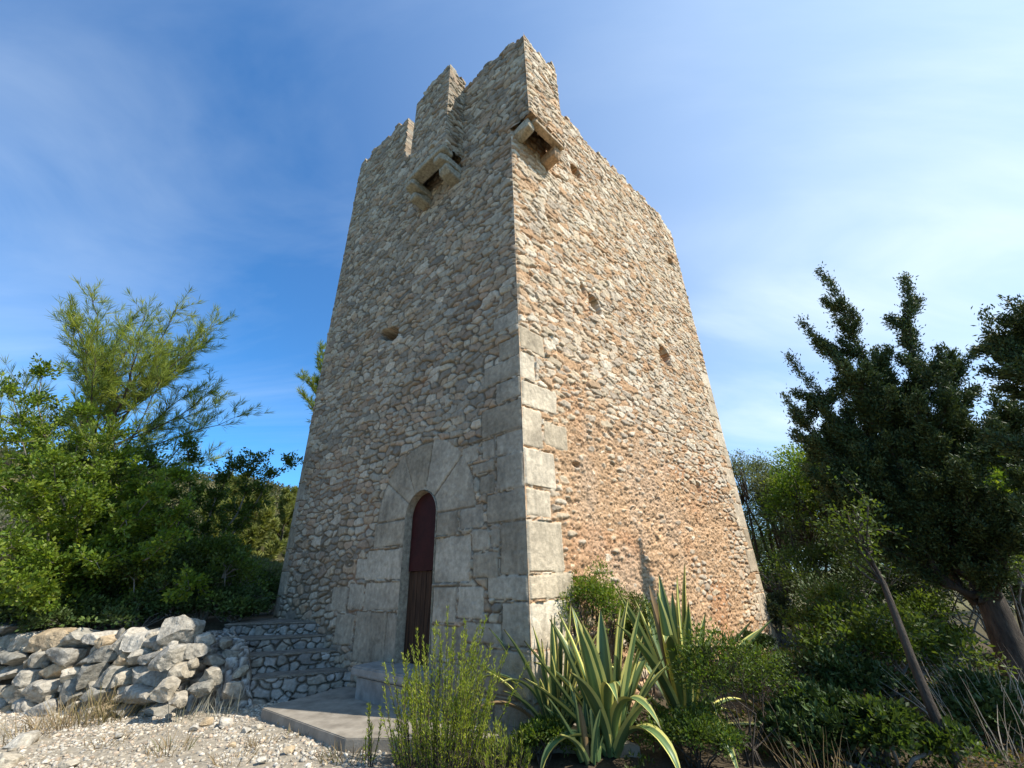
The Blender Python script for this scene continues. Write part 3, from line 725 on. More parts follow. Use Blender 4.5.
# stones strewn on the gravel
fs = [(147, 712, .22, 'pale flat stone under the large block of the dry-stone wall'), (170, 716, .12, None), (205, 722, .17, None), (225, 722, .22, None), (246, 730, .13, None), (258, 727, .14, None), (282, 722, .12, None), (195, 727, .12, None), (20, 742, .34, None), (70, 764, .16, None), (290, 750, .13, None), (262, 760, .10, None), (120, 735, .10, None), (6, 760, .3, None), (232, 745, .1, None)]
for k, (px, py, s, lb) in enumerate(fs):
    p = gnd(px, py, GB + .03)
    W, F, c = rock_obj('', 950 + k, (s, s * .8, s * .5), p, r.uniform(0, 3), np.array(ROCKS[(0, 2, 4, 5)[k % 4]]) * 1.05, sub=2 if s < .15 else 3)
    o = mesh_np('flat_stone' if lb else 'path_stone', W, F, M_ROCK, None, c, True, 30); recentre(o)
    tag(o, lb or 'pale stone lying loose on the gravel path below the wall', 'rock', None if lb else 'stones strewn on the gravel')
# ------------------------------------------------------------ plants
ZUP = np.array([0, 0, 1.0])
def unit(v): return v / np.maximum(np.linalg.norm(v, axis=-1, keepdims=True), 1e-9)
class Wood:
    def __init__(s): s.V, s.F, s.n = [], [], 0
    def tube(s, pts, rad, k=6):
        pts = np.asarray(pts, float); rad = np.asarray(rad, float) * np.ones(len(pts)); m = len(pts)
        t = unit(np.gradient(pts, axis=0)); ref = np.array([1., 0, 0]) if abs(t[0, 2]) > .8 else ZUP
        a = unit(np.cross(t, ref)); b = np.cross(t, a); an = np.arange(k) / k * 2 * np.pi
        ring = pts[:, None] + rad[:, None, None] * (np.cos(an)[None, :, None] * a[:, None] + np.sin(an)[None, :, None] * b[:, None])
        s.V.append(ring.reshape(-1, 3)); i = np.arange(m - 1)[:, None] * k + np.arange(k)[None]; j = np.arange(m - 1)[:, None] * k + (np.arange(k)[None] + 1) % k
        s.F.append((np.stack([i, j, j + k, i + k], -1).reshape(-1, 4) + s.n)); s.n += m * k
    def build(s, name, mat, parent, col=None):
        if not s.V: return None
        V = np.concatenate(s.V); c = None if col is None else np.tile(np.array(col, float), (len(V), 1)); return mesh_np(name, V, np.concatenate(s.F), mat, parent, c)
def curve(p, d, L, n, r, wob=.15, grav=0.0):
    """a wandering line from p in direction d"""
    P = [np.array(p, float)]; d = unit(np.array(d, float))
    for k in range(n):
        d = unit(d + r.normal(0, wob, 3) + np.array([0, 0, grav])); P.append(P[-1] + d * L / n)
    return np.array(P)
def leaves(C_, D_, Lg, Wd, col, r, up=0.0, roll=1.0, fold=.25):
    """leaf blades: C_ base, D_ direction, Lg length, Wd width; four corners folded along the midrib, 2 faces each"""
    n = len(C_); D_ = unit(D_); q = r.normal(size=(n, 3)) * roll + ZUP * up
    S = unit(np.cross(D_, q)); Nn = np.cross(S, D_)
    Lg = (Lg * np.ones(n))[:, None]; Wd = (Wd * np.ones(n))[:, None]
    b = C_; t = C_ + D_ * Lg; m = C_ + D_ * Lg * .48
    l = m - S * Wd * .5 + Nn * Wd * fold; rr = m + S * Wd * .5 + Nn * Wd * fold
    V = np.stack([b, rr, t, l], 1).reshape(-1, 3); i = np.arange(n) * 4
    F = np.concatenate([np.c_[i, i + 1, i + 2], np.c_[i, i + 2, i + 3]])
    return V, F, np.repeat(col, 4, 0)
class Foliage:
    def __init__(s): s.V, s.F, s.C, s.n = [], [], [], 0
    def add(s, v, f, c): s.V.append(v); s.F.append(f + s.n); s.C.append(c); s.n += len(v)
    def build(s, name, mat, parent):
        return mesh_np(name, np.concatenate(s.V), np.concatenate(s.F), mat, parent, np.concatenate(s.C), False)
def colvar(r, n, pal, amt=.25):
    pal = np.array(pal); return pal[r.integers(0, len(pal), n)] * r.uniform(1 - amt, 1 + amt, (n, 1))
def clump_leaves(fol, centers, rad, per, Lg, Wd, pal, r, out=None, up=.3, outw=.5, squash=.8, fold=.25):
    """leaves gathered in loose sprays about each centre; every spray keeps its own tone"""
    n = len(centers); per_n = np.maximum(3, (per * r.uniform(.6, 1.4, n))).astype(int); idx = np.repeat(np.arange(n), per_n); m = len(idx)
    off = r.normal(size=(m, 3)) * np.array([1, 1, squash]); off = unit(off) * (r.random((m, 1)) ** .5)
    rad = rad * np.ones(n); P = centers[idx] + off * rad[idx][:, None] * r.uniform(.7, 1.2, (n, 1))[idx]
    D = off * .8 + r.normal(size=(m, 3)) * .55 + np.array([0, 0, up])
    if out is not None: D = D + out[idx] * outw
    tone = colvar(r, n, pal, .22)[idx] * r.uniform(.75, 1.25, (m, 1))
    fol.add(*leaves(P, D, Lg * r.uniform(.6, 1.2, m), Wd * r.uniform(.7, 1.2, m), tone, r, up=.8, fold=fold))
def bush(name, base, size, label, cat, pal, seed, lobes=9, clumps=26, per=26, Lg=.06, Wd=.03, mat=None, bark=None, stems=9, stem_r=.02, group=None, up=.3, crown_z=.5, trunk=None, crad=.13, shell=.55, stemname='stem', fold=.25):
    """shrub or broad-leaved tree: a crown of uneven lobes over branching stems"""
    r = np.random.default_rng(seed); base = np.array(base, float); size = np.array(size, float)
    root = empty(name, base, label, cat, group)
    cc = base + np.array([0, 0, size[2] * crown_z]); wd = Wood(); fol = Foliage()
    lob = []
    for k in range(lobes):
        d = unit(r.normal(size=3)); d[2] = abs(d[2]) * .9 - .28; lob.append((cc + d * size * np.array([.5, .5, .55]) * r.uniform(.45, .95), r.uniform(.26, .48)))
    tops = []
    for (c, s) in lob:
        off = unit(r.normal(size=(clumps, 3))); off[:, 2] = np.where(off[:, 2] < -.35, -off[:, 2], off[:, 2])
        p = c + off * (size * np.array([.5, .5, .5]) * s) * (shell + (1 - shell) * r.random((clumps, 1)))
        p[:, 2] = np.maximum(p[:, 2], base[2] + .05 * size[2])
        clump_leaves(fol, p, crad * size.mean() * .5 + .02, per, Lg, Wd, pal, r, unit(off), up, fold=fold); tops.append(c)
        # twigs inside the lobe
        for q in p[::max(1, len(p) // 7)]:
            wd.tube(np.array([c - (c - base) * .15, (c + q) / 2 + r.normal(0, .03, 3) * size, q]), [stem_r * .45, stem_r * .3, stem_r * .12], 4)
    st0 = base if trunk is None else base + np.array([0, 0, trunk])
    if trunk is not None: wd.tube(curve(base - [0, 0, .1], (r.normal(0, .06), r.normal(0, .06), 1), trunk + .1, 5, r, .05), np.linspace(stem_r * 2.6, stem_r * 1.8, 6), 8); st0 = wd.V[-1][-8:].mean(0)
    for k, c in enumerate(tops):
        f = r.normal(0, .04, 3) * size * [1, 1, 0] if trunk is None else 0
        mid_ = (st0 + c) / 2 + r.normal(0, .06, 3) * size
        wd.tube(np.array([st0 + f - [0, 0, .05], st0 * .7 + mid_ * .3 + f, mid_, c * .8 + mid_ * .2, c]), [stem_r * 1.3, stem_r, stem_r * .8, stem_r * .55, stem_r * .35], 5)
    fol.build('foliage' if trunk is None else 'crown', mat or M_LEAF, root); wd.build(stemname if trunk is None else 'trunk', bark or M_GREYBARK, root)
    return root

BRIGHT = [(.165, .235, .026), (.13, .20, .024), (.215, .27, .034), (.095, .16, .024)]
MID = [(.085, .125, .024), (.11, .15, .028), (.065, .105, .02)]
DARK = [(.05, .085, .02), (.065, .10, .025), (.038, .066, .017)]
OLIVE = [(.125, .145, .075), (.10, .12, .06), (.15, .165, .09)]
PINEC = [(.25, .30, .05), (.20, .255, .05), (.31, .34, .055), (.15, .21, .055)]
DRYC = [(.36, .27, .15), (.30, .22, .12), (.42, .34, .21), (.22, .16, .09)]

# ---- Aleppo pine on the bank, airy tufts of needles on up-swept branches
def pine(base, top, spread, label, seed, nb=26, low=.25, tuft=34, Ln=.13, Wn=.013, pal=PINEC, lean=(0, 0), group=None, tr=.09, taper=.72):
    r = np.random.default_rng(seed); base = np.array(base, float); Ht = top - base[2]; root = empty('pine_tree', base, label, 'pine tree', group)
    wd = Wood(); fol = Foliage(); tk = np.array([base + np.array([lean[0] * t * t, lean[1] * t * t, Ht * .93 * t]) + r.normal(0, .02, 3) * Ht * .3 * t for t in np.linspace(0, 1, 12)])
    wd.tube(tk - [0, 0, .1], np.linspace(tr, tr * .18, 12), 8)
    TP, TD = [], []
    for k in range(nb):
        t = low + (1 - low) * ((k + r.random() * .8) / nb) ** .85; i = t * 11; p = tk[int(i)] + (tk[min(11, int(i) + 1)] - tk[int(i)]) * (i % 1)
        a = k * 2.4 + r.normal(0, .35); L = spread * (1.08 - t * taper) * r.uniform(.78, 1.05)
        d = np.array([math.cos(a), math.sin(a), .25 + .9 * t + r.normal(0, .12)]); c = curve(p, d, L, 7, r, .13, .09)
        wd.tube(c, np.linspace(tr * .32, tr * .08, 8), 5)
        for j in range(2, 8):
            for q in range(3 if j < 7 else 4):
                dd = unit(c[j] - c[j - 1]) * .8 + r.normal(0, .6, 3) + np.array([0, 0, .35]); l2 = L * r.uniform(.12, .30)
                tw = curve(c[j], dd, l2, 3, r, .2, .14); wd.tube(tw, [tr * .07, tr * .05, tr * .04, tr * .03], 3)
                for m in (1, 2, 3): TP.append(tw[m]); TD.append(unit(tw[m] - tw[m - 1]) + [0, 0, .25])
    TP.append(tk[-1]); TD.append(ZUP); TP = np.array(TP); TD = unit(np.array(TD)); n = len(TP); idx = np.repeat(np.arange(n), tuft)
    tone = colvar(r, n, pal, .2)[idx] * r.uniform(.7, 1.25, (len(idx), 1))
    P = TP[idx] - TD[idx] * (r.random((len(idx), 1)) * .14); D = TD[idx] * 1.0 + r.normal(0, .42, (len(idx), 3))
    fol.add(*leaves(P, D, Ln * r.uniform(.6, 1.2, len(idx)), Wn, tone, r, fold=.1))
    fol.build('crown', M_NEEDLE, root); wd.build('trunk', M_BARK, root); return root
pp = at(106, 440, 16.0)
pine((pp[0], pp[1], gz(pp[0], pp[1])), at(150, 298, 16.0)[2] - 2.6, 3.8, 'airy young pine with feathery yellow-green needles behind the broad-leaved bush on the left', 3, nb=44, low=.30, tuft=17, Ln=.30, Wn=.014, taper=.30)
pp = at(331, 400, 17.0); pine((pp[0], pp[1], gz(pp[0], pp[1])), at(312, 350, 17.0)[2] + .1, 1.75, 'slim tree top peeping out past the left edge of the tower', 14, nb=20, low=.62, tuft=16, Ln=.22, Wn=.017, taper=.2)

# ---- the broad-leaved bush reaching in from the left: pale bare limbs, rosettes of leathery leaves
def carob(base, label, seed, tips, pal=BRIGHT):
    r = np.random.default_rng(seed); root = empty('carob_bush', base, label, 'bush'); wd = Wood(); fol = Foliage(); P, D = [], []
    base = np.array(base, float)
    for (px, py, dd) in tips:
        t = at(px, py, dd); mid_ = (base + t) / 2 + np.array([r.normal(0, .25), r.normal(0, .25), .25 + r.normal(0, .15)])
        c = np.array([base * (1 - s) ** 2 + 2 * s * (1 - s) * mid_ + s * s * t for s in np.linspace(0, 1, 9)]) + np.r_[np.zeros((1, 3)), r.normal(0, .045, (8, 3))]
        wd.tube(c, np.linspace(.045, .008, 9), 5)
        for j in range(3, 9):
            for q in range(5):
                dd_ = unit(c[j] - c[j - 1]) * .6 + r.normal(0, .65, 3) + [0, -.1, .25]; tw = curve(c[j], dd_, r.uniform(.18, .55), 4, r, .25, .05); wd.tube(tw, [.007, .006, .005, .004, .003], 3)
                for m in (1, 2, 3, 4):
                    for w_ in range(2): P.append(tw[m] + r.normal(0, .03, 3)); D.append(unit(tw[m] - tw[m - 1]))
    P = np.array(P); D = np.array(D)
    clump_leaves(fol, P, .11, 10, .085, .05, pal, r, D, .35, .8)
    fol.build('foliage', M_LEAF, root); wd.build('branch', M_GREYBARK, root); return root
carob((-9.9, 10.4, gz(-9.9, 10.4)), 'broad-leaved bush with bright leathery leaves and bare pale limbs above the dry-stone wall', 21,
      [(10, 395, 13.90), (40, 378, 13.90), (75, 420, 13.10), (20, 440, 12.50), (60, 462, 12.10), (110, 440, 12.50), (140, 470, 12.10), (170, 480, 11.50), (30, 500, 11.80), (80, 505, 11.60), (125, 520, 11.50), (160, 545, 10.70), (190, 585, 10.60), (10, 545, 11.50), (55, 560, 11.30), (100, 560, 11.30), (15, 590, 11.30), (50, 595, 11.40), (150, 500, 11.20), (180, 520, 11.40), (5, 480, 12.30), (95, 480, 12.10)])
carob((-8.9, 12.4, gz(-8.9, 12.4)), 'darker bush with small leaves and thin twigs between the pine and the tower', 22,
      [(60, 430, 14.10), (100, 455, 14.10), (80, 465, 13.60), (130, 462, 14.10), (190, 445, 13.60), (230, 470, 13.60), (285, 462, 13.80), (255, 468, 13.60), (150, 460, 13.10), (170, 500, 12.60), (120, 480, 12.80)], MID)
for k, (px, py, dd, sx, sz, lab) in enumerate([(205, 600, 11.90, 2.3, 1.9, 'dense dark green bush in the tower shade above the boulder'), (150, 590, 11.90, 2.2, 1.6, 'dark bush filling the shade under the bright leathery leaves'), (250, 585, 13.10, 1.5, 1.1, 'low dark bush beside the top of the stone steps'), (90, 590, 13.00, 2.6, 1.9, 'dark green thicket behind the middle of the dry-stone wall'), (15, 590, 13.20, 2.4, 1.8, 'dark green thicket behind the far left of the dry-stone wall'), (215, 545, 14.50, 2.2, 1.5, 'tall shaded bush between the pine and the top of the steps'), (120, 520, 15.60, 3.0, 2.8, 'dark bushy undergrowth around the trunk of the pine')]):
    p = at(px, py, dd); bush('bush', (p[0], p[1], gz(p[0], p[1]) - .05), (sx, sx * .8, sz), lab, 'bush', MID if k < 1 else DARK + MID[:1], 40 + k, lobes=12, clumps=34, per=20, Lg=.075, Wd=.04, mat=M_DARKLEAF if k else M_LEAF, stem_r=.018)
r_ = np.random.default_rng(66)
LOWB = [(20, 'left end'), (62, 'second large block'), (104, 'third large block'), (140, 'last large block')]
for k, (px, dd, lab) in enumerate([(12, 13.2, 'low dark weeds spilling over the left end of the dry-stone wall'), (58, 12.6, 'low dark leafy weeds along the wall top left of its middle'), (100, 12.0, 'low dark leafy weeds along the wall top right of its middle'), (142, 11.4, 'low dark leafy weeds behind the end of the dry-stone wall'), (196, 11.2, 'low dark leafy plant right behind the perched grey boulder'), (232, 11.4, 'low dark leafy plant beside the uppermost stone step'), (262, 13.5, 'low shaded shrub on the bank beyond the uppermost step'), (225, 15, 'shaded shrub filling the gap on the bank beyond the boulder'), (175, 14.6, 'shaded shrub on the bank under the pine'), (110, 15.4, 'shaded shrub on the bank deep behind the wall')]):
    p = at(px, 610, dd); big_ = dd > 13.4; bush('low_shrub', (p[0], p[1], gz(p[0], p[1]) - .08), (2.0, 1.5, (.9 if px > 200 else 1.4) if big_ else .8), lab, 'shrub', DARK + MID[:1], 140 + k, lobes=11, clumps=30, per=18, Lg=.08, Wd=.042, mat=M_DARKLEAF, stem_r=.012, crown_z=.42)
# scrub and pines on the hillside behind
for k, (px, py, dd, sx, sz, kind, lab) in enumerate([(255, 520, 23, 5, 4.2, 1, 'sunlit young pine on the slope just left of the tower'), (285, 520, 30, 5, 4.6, 1, 'pale pine on the slope touching the left edge of the tower'), (225, 520, 28, 6, 5.0, 1, 'olive-green pine on the slope above the shaded bush'), (240, 560, 18, 3, 1.9, 0, 'olive shrub on the bank behind the top of the steps'), (275, 565, 17, 2.4, 1.5, 0, 'low olive shrub at the tower foot behind the steps'), (30, 470, 30, 7, 3.0, 0, 'olive scrub on the hillside seen through the left bush'), (90, 470, 32, 7, 3.4, 0, 'olive scrub on the hillside behind the pine')]):
    p = at(px, py, dd); b = (p[0], p[1], gz(p[0], p[1]) - .1)
    if kind: pine(b, b[2] + sz, sx * .36, lab, 60 + k, nb=22, low=.12, tuft=16, Ln=.28, Wn=.05, pal=[(.21, .23, .07), (.18, .205, .06), (.26, .27, .085)], tr=.08)
    else: bush('shrub', b, (sx, sx, sz), lab, 'shrub', OLIVE, 80 + k, lobes=12, clumps=26, per=22, Lg=.13, Wd=.06, mat=M_LEAF)
def scatter_scrub():
    r = np.random.default_rng(90); fol = Foliage(); P = []
    for k in range(900):
        d = 26 + 62 * r.random() ** .8; a = RD(r.uniform(-64, -18)); x, y = d * math.sin(a), d * math.cos(a)
        s = r.uniform(.5, 1.6); n = 9
        P.append(np.c_[x + r.normal(0, .45, n) * s, y + r.normal(0, .45, n) * s, terrain(np.full(n, x), np.full(n, y)) + r.uniform(.05, .75, n) * s])
    P = np.concatenate(P); clump_leaves(fol, P, .42, 9, .34, .2, [(.095, .10, .04), (.075, .085, .032), (.13, .115, .055), (.06, .075, .028)], r, None, .5)
    o = fol.build('hillside_scrub', M_LEAF, None); tag(o, 'low olive and brown scrub covering the far hillside on the left', kind='stuff'); recentre(o)
scatter_scrub()

# ---- dark cypress on the right: upswept plumes of close scale leaves
def plume_tree(name, base, label, cat, seed, tips, axis_top, tr=.20, pal=None, fat=.42, dens=1.0, group=None):
    r = np.random.default_rng(seed); base = np.array(base, float); root = empty(name, base, label, cat, group); wd = Wood(); fol = Foliage()
    top = np.array(axis_top, float); ax = np.array([base + (top - base) * s + np.array([.12 * math.sin(s * 4), 0, 0]) * (s > 0) for s in np.linspace(0, 1, 12)])
    wd.tube(ax - [0, 0, .05], np.linspace(tr, tr * .25, 12), 9)
    PC, DC, RC = [], [], []
    def dress(c, L, fat_, dn, s0):
        k_ = len(c) - 1; ns = int(30 * L * dn + 8)
        for q in range(ns):
            s = s0 + (1 - s0) * (q + r.random()) / ns; i = min(k_ - 1, int(s * k_)); p = c[i] + (c[i + 1] - c[i]) * (s * k_ - i); td = unit(c[i + 1] - c[i])
            R = fat_ * (1.04 - s) ** .75 * 1.15 * r.uniform(.4, 1.25); d = unit(td * .8 + r.normal(0, .7, 3) + ZUP * .25); nn = max(2, int(R / .055))
            for w_ in range(nn):
                PC.append(p + d * R * (w_ + .6) / nn); DC.append(unit(d + td * .5)); RC.append((.075 - .045 * (w_ + .5) / nn) * r.uniform(.7, 1.3))
    for (px, py, dd, frac, ln) in tips:
        t = at(px, py, dd); a = ax[0] + (ax[-1] - ax[0]) * frac; v = t - a; L = np.linalg.norm(v)
        m = a + v * .5 + np.array([0, 0, -.16 * L]); S = np.linspace(0, 1, 14)[:, None]; c = a * (1 - S) ** 2 + 2 * S * (1 - S) * m + S * S * t; wb_ = np.cumsum(r.normal(0, .05, (14, 3)), 0); c = c + wb_ - S * wb_[-1]
        wd.tube(c[:12], np.linspace(tr * .3, .012, 12), 5); dress(c, L, fat * .45, ln, .22)
        for q in range(int(5 + 3.0 * L)):
            s = r.uniform(.22, .93); i = min(12, int(s * 13)); td = unit(c[i + 1] - c[i]); pr_ = unit(r.normal(size=3)); pr_ = unit(pr_ - td * (pr_ @ td))
            L2 = r.uniform(.35, 1.0) * (1.15 - s) * min(1.15, L * .45) + .18; c2_ = curve(c[i], td * .55 + pr_ * .95 + ZUP * .15, L2, 6, r, .10, .12)
            wd.tube(c2_[:6], np.linspace(.014, .005, 6), 4); dress(c2_, L2, fat * .30, ln * 1.0, .10)
    PC, DC, RC = np.array(PC), np.array(DC), np.array(RC); n = len(PC); per = int(13 * dens); idx = np.repeat(np.arange(n), per); m = len(idx)
    tone = colvar(r, n, pal or [(.058, .09, .03), (.075, .112, .036), (.045, .072, .026), (.10, .13, .04)], .2)[idx] * r.uniform(.7, 1.3, (m, 1))
    off = r.normal(size=(m, 3)) * RC[idx][:, None] * .75
    fol.add(*leaves(PC[idx] + off, DC[idx] + r.normal(0, .45, (m, 3)), (.06 * r.uniform(.6, 1.25, m)), .021, tone, r, fold=.2))
    fol.build('crown', M_DARKLEAF, root); wd.build('trunk', M_BARK, root); return root
cb = gnd(1030, 702, GB); cd = float(np.hypot(cb[0], cb[1]))
plume_tree('cypress', (cb[0], cb[1], gz(cb[0], cb[1])), 'dark cypress with ragged upswept plumes and a bare leaning trunk right of the tower', 'cypress', 5,
           [(820, 270, 8.6, .55, 1.3), (905, 276, 9.2, .62, 1.4), (800, 320, 8.4, .5, 1.0), (788, 355, 8.4, .45, 1.2), (783, 395, 8.6, .40, 1.0), (808, 470, 8.5, .30, 1.0), (842, 390, 9.2, .5, 1.0), (793, 430, 8.4, .36, 1.0), (975, 352, 9.4, .72, 1.2), (948, 365, 8.8, .65, 1.0), (830, 345, 8.8, .5, 1.1), (820, 400, 8.6, .4, 1.2), (880, 360, 9.2, .55, 1.2), (905, 400, 8.6, .45, 1.2), (990, 420, 8.8, .55, 1.2), (960, 470, 8.4, .36, 1.2), (862, 490, 8.8, .34, 1.0), (1010, 400, 9.4, .7, 1.0), (1020, 470, 8.6, .4, 1.1), (915, 495, 8.8, .32, 1.1), (985, 490, 8.8, .34, 1.0), (1020, 500, 8.8, .3, 1.0), (830, 470, 8.5, .33, .9), (1040, 380, 9.4, .8, 1.0)],
           at(900, 420, cd), fat=.40)
cb2 = at(1090, 560, 8.0)
plume_tree('cypress', (cb2[0], cb2[1], gz(cb2[0], cb2[1])), 'second dark cypress cut off by the right edge of the view', 'cypress', 6,
           [(985, 312, 8.0, .75, 1.0), (992, 345, 8.2, .7, 1.0), (1010, 300, 8.0, .85, 1.0), (1020, 360, 8.0, .7, 1.0), (1010, 440, 8.0, .5, 1.0), (1040, 300, 8.2, .9, 1.0), (1050, 420, 8.0, .5, 1.0), (1015, 500, 8.0, .4, .8)], at(1085, 330, 8.2), fat=.36)
# ---- broad-leaved trees and thickets behind them
RT = [(768, 540, 17.0, 3.6, 5.6, OLIVE, 'grey-green olive tree touching the right edge of the tower', .5, 'olive_tree', 'olive tree'), (812, 545, 20.0, 4.6, 6.2, OLIVE, 'pale olive tree behind the first gap right of the tower', .6, 'olive_tree', 'olive tree'),
      (868, 590, 15.8, 4.2, 5.2, BRIGHT, 'light green broad-leaved tree below the left plumes of the cypress', 1.5, 'carob_tree', 'tree'), (930, 590, 15.0, 4.2, 4.4, MID, 'mid-green tree seen through the cypress crown', 1.7, 'carob_tree', 'tree'), (1005, 590, 14.0, 3.8, 4.6, BRIGHT, 'yellow-green tree behind the cypress at the right edge', 1.6, 'carob_tree', 'tree')]
for k, (px, py, dd, sx, sz, pal, lab, tk, nm, ct) in enumerate(RT):
    p = at(px, py, dd); bush(nm, (p[0], p[1], gz(p[0], p[1])), (sx, sx, sz), lab, ct, pal, 200 + k, lobes=18, clumps=40, per=30, Lg=.10 if k > 1 else .10, Wd=.05 if k > 1 else .034, trunk=tk, stem_r=.05, crown_z=.62 if tk > 1 else .52, bark=M_BARK, crad=.13)
# a dark limb bowed over the gap beside the tower
def limb_tree():
    r = np.random.default_rng(77); b = at(862, 640, 14.2); b[2] = gz(b[0], b[1]); root = empty('bowed_tree', b, 'small tree with thick dark limbs bowed sideways towards the tower', 'tree'); wd = Wood(); fol = Foliage()
    def path(pts, r0, r1, dd=14.2):
        P = np.array([at(x, y, dd + dz) for x, y, dz in pts]); t = np.linspace(0, 1, len(P)); tt = np.linspace(0, 1, 18); c = np.stack([np.interp(tt, t, P[:, i]) for i in range(3)], 1) + r.normal(0, .015, (18, 3)); c[1:-1] = (c[:-2] + c[1:-1] * 2 + c[2:]) / 4
        wd.tube(c, np.linspace(r0, r1, 18), 7); return c
    bp = (862, 700, 0); c1 = path([(862, 690, 0), (858, 640, 0), (840, 600, 0), (812, 588, 0), (780, 592, .2), (755, 585, .4)], .16, .06)
    c2_ = path([(858, 640, 0), (830, 612, .3), (805, 612, .4), (785, 622, .5), (770, 605, .6)], .10, .045); c3 = path([(845, 605, 0), (855, 575, -.1), (845, 545, 0)], .06, .02); c4 = path([(812, 588, 0), (795, 560, .2), (790, 530, .2)], .05, .02)
    T = np.concatenate([c1[13:], c3[8:], c4[9:]]); P = (T[:, None] + r.normal(0, .33, (len(T), 7, 3)) + [0, 0, .28]).reshape(-1, 3)
    clump_leaves(fol, P, .16, 22, .075, .036, MID + OLIVE[:1], r, None, .3); fol.build('crown', M_LEAF, root); wd.build('trunk', M_BARK, root)
limb_tree()
# the thin bare trunk in front of the thicket
tb = gnd(958, 772, GB); td_ = float(np.hypot(tb[0], tb[1]))
def thin_tree():
    r = np.random.default_rng(78); root = empty('young_carob', tb, 'slender leaning trunk with sparse leaves standing nearest on the right', 'tree'); wd = Wood(); fol = Foliage()
    P = np.array([at(x, y, td_ + q) for x, y, q in ((966, 790, 0), (948, 745, .02), (928, 700, .05), (912, 660, .1), (898, 622, .15), (884, 585, .2), (868, 555, .3), (858, 530, .4))]); wd.tube(P, [.052, .046, .042, .038, .034, .028, .02, .012], 8)
    cl = []
    for k in range(5, 8):
        for j in range(5):
            c = curve(P[k], (r.normal(-.35, .5), r.normal(.2, .5), .9), r.uniform(.3, .8), 5, r, .3); wd.tube(c, np.linspace(.014, .004, 6), 4); cl += list(c[2:])
    cl = np.array(cl); clump_leaves(fol, cl, .15, 13, .055, .03, MID, r, None, .3); fol.build('crown', M_LEAF, root); wd.build('trunk', M_BARK, root)
thin_tree()
# shaded understorey
US = [(782, 640, 13.4, 1.5, 1.3, OLIVE, 'grey-green rounded shrub in the gap beside the tower'), (748, 650, 11.2, 1.1, .55, DARK, 'dark shrub against the far foot of the sunlit wall'), (830, 700, 7.4, 1.7, .8, DARK, 'dark fan-leaved shrub under the bowed limbs'), (890, 700, 8.2, 2.2, 1.5, MID, 'shaded thicket left of the slender trunk'), (940, 690, 10.6, 2.0, 1.3, MID, 'shaded thicket between the slender trunk and the cypress trunk'), (1000, 725, 7.4, 1.4, .6, DARK, 'dark low thicket at the foot of the cypress'), (880, 640, 11, 2.6, 2.2, DARK, 'dark thicket behind the slender trunk'), (950, 630, 12.5, 3.0, 2.4, DARK, 'dark thicket behind the cypress trunk'), (820, 625, 14, 3.2, 2.6, MID, 'thicket far behind the bowed limbs'), (880, 745, 5.9, 1.3, .55, DARK + MID[:1], 'low dark ground shrub beside the foot of the slender trunk'), (835, 740, 6.0, 1.2, .6, DARK, 'low dark shrub between the dry grass and the slender trunk'), (760, 600, 20, 3.0, 3.2, DARK, 'deep shaded thicket behind the right corner of the tower'), (985, 600, 13.6, 2.8, 2.6, MID, 'leafy thicket between the two right-hand cypress trunks'), (1015, 620, 12, 3.0, 3.2, MID, 'leafy thicket at the right edge behind the cypress trunk'),
      (860, 540, 24, 8, 4.6, OLIVE, 'tall olive thicket far behind the right-hand trees'), (960, 540, 24, 9, 4.8, MID, 'tall mid-green thicket far behind the cypress'), (770, 570, 26, 7, 4.2, DARK, 'dark far thicket just right of the tower')]
for k, (px, py, dd, sx, sz, pal, lab) in enumerate(US):
    p = at(px, py, dd); far_ = dd > 12
    bush('shrub', (p[0], p[1], gz(p[0], p[1]) - .05), (sx, sx * .85, sz), lab, 'shrub', pal, 300 + k, lobes=12, clumps=30, per=20, Lg=.13 if dd > 20 else .07, Wd=.07 if dd > 20 else .035, mat=M_LEAF if pal is not DARK else M_DARKLEAF, stem_r=.02, crad=.13)

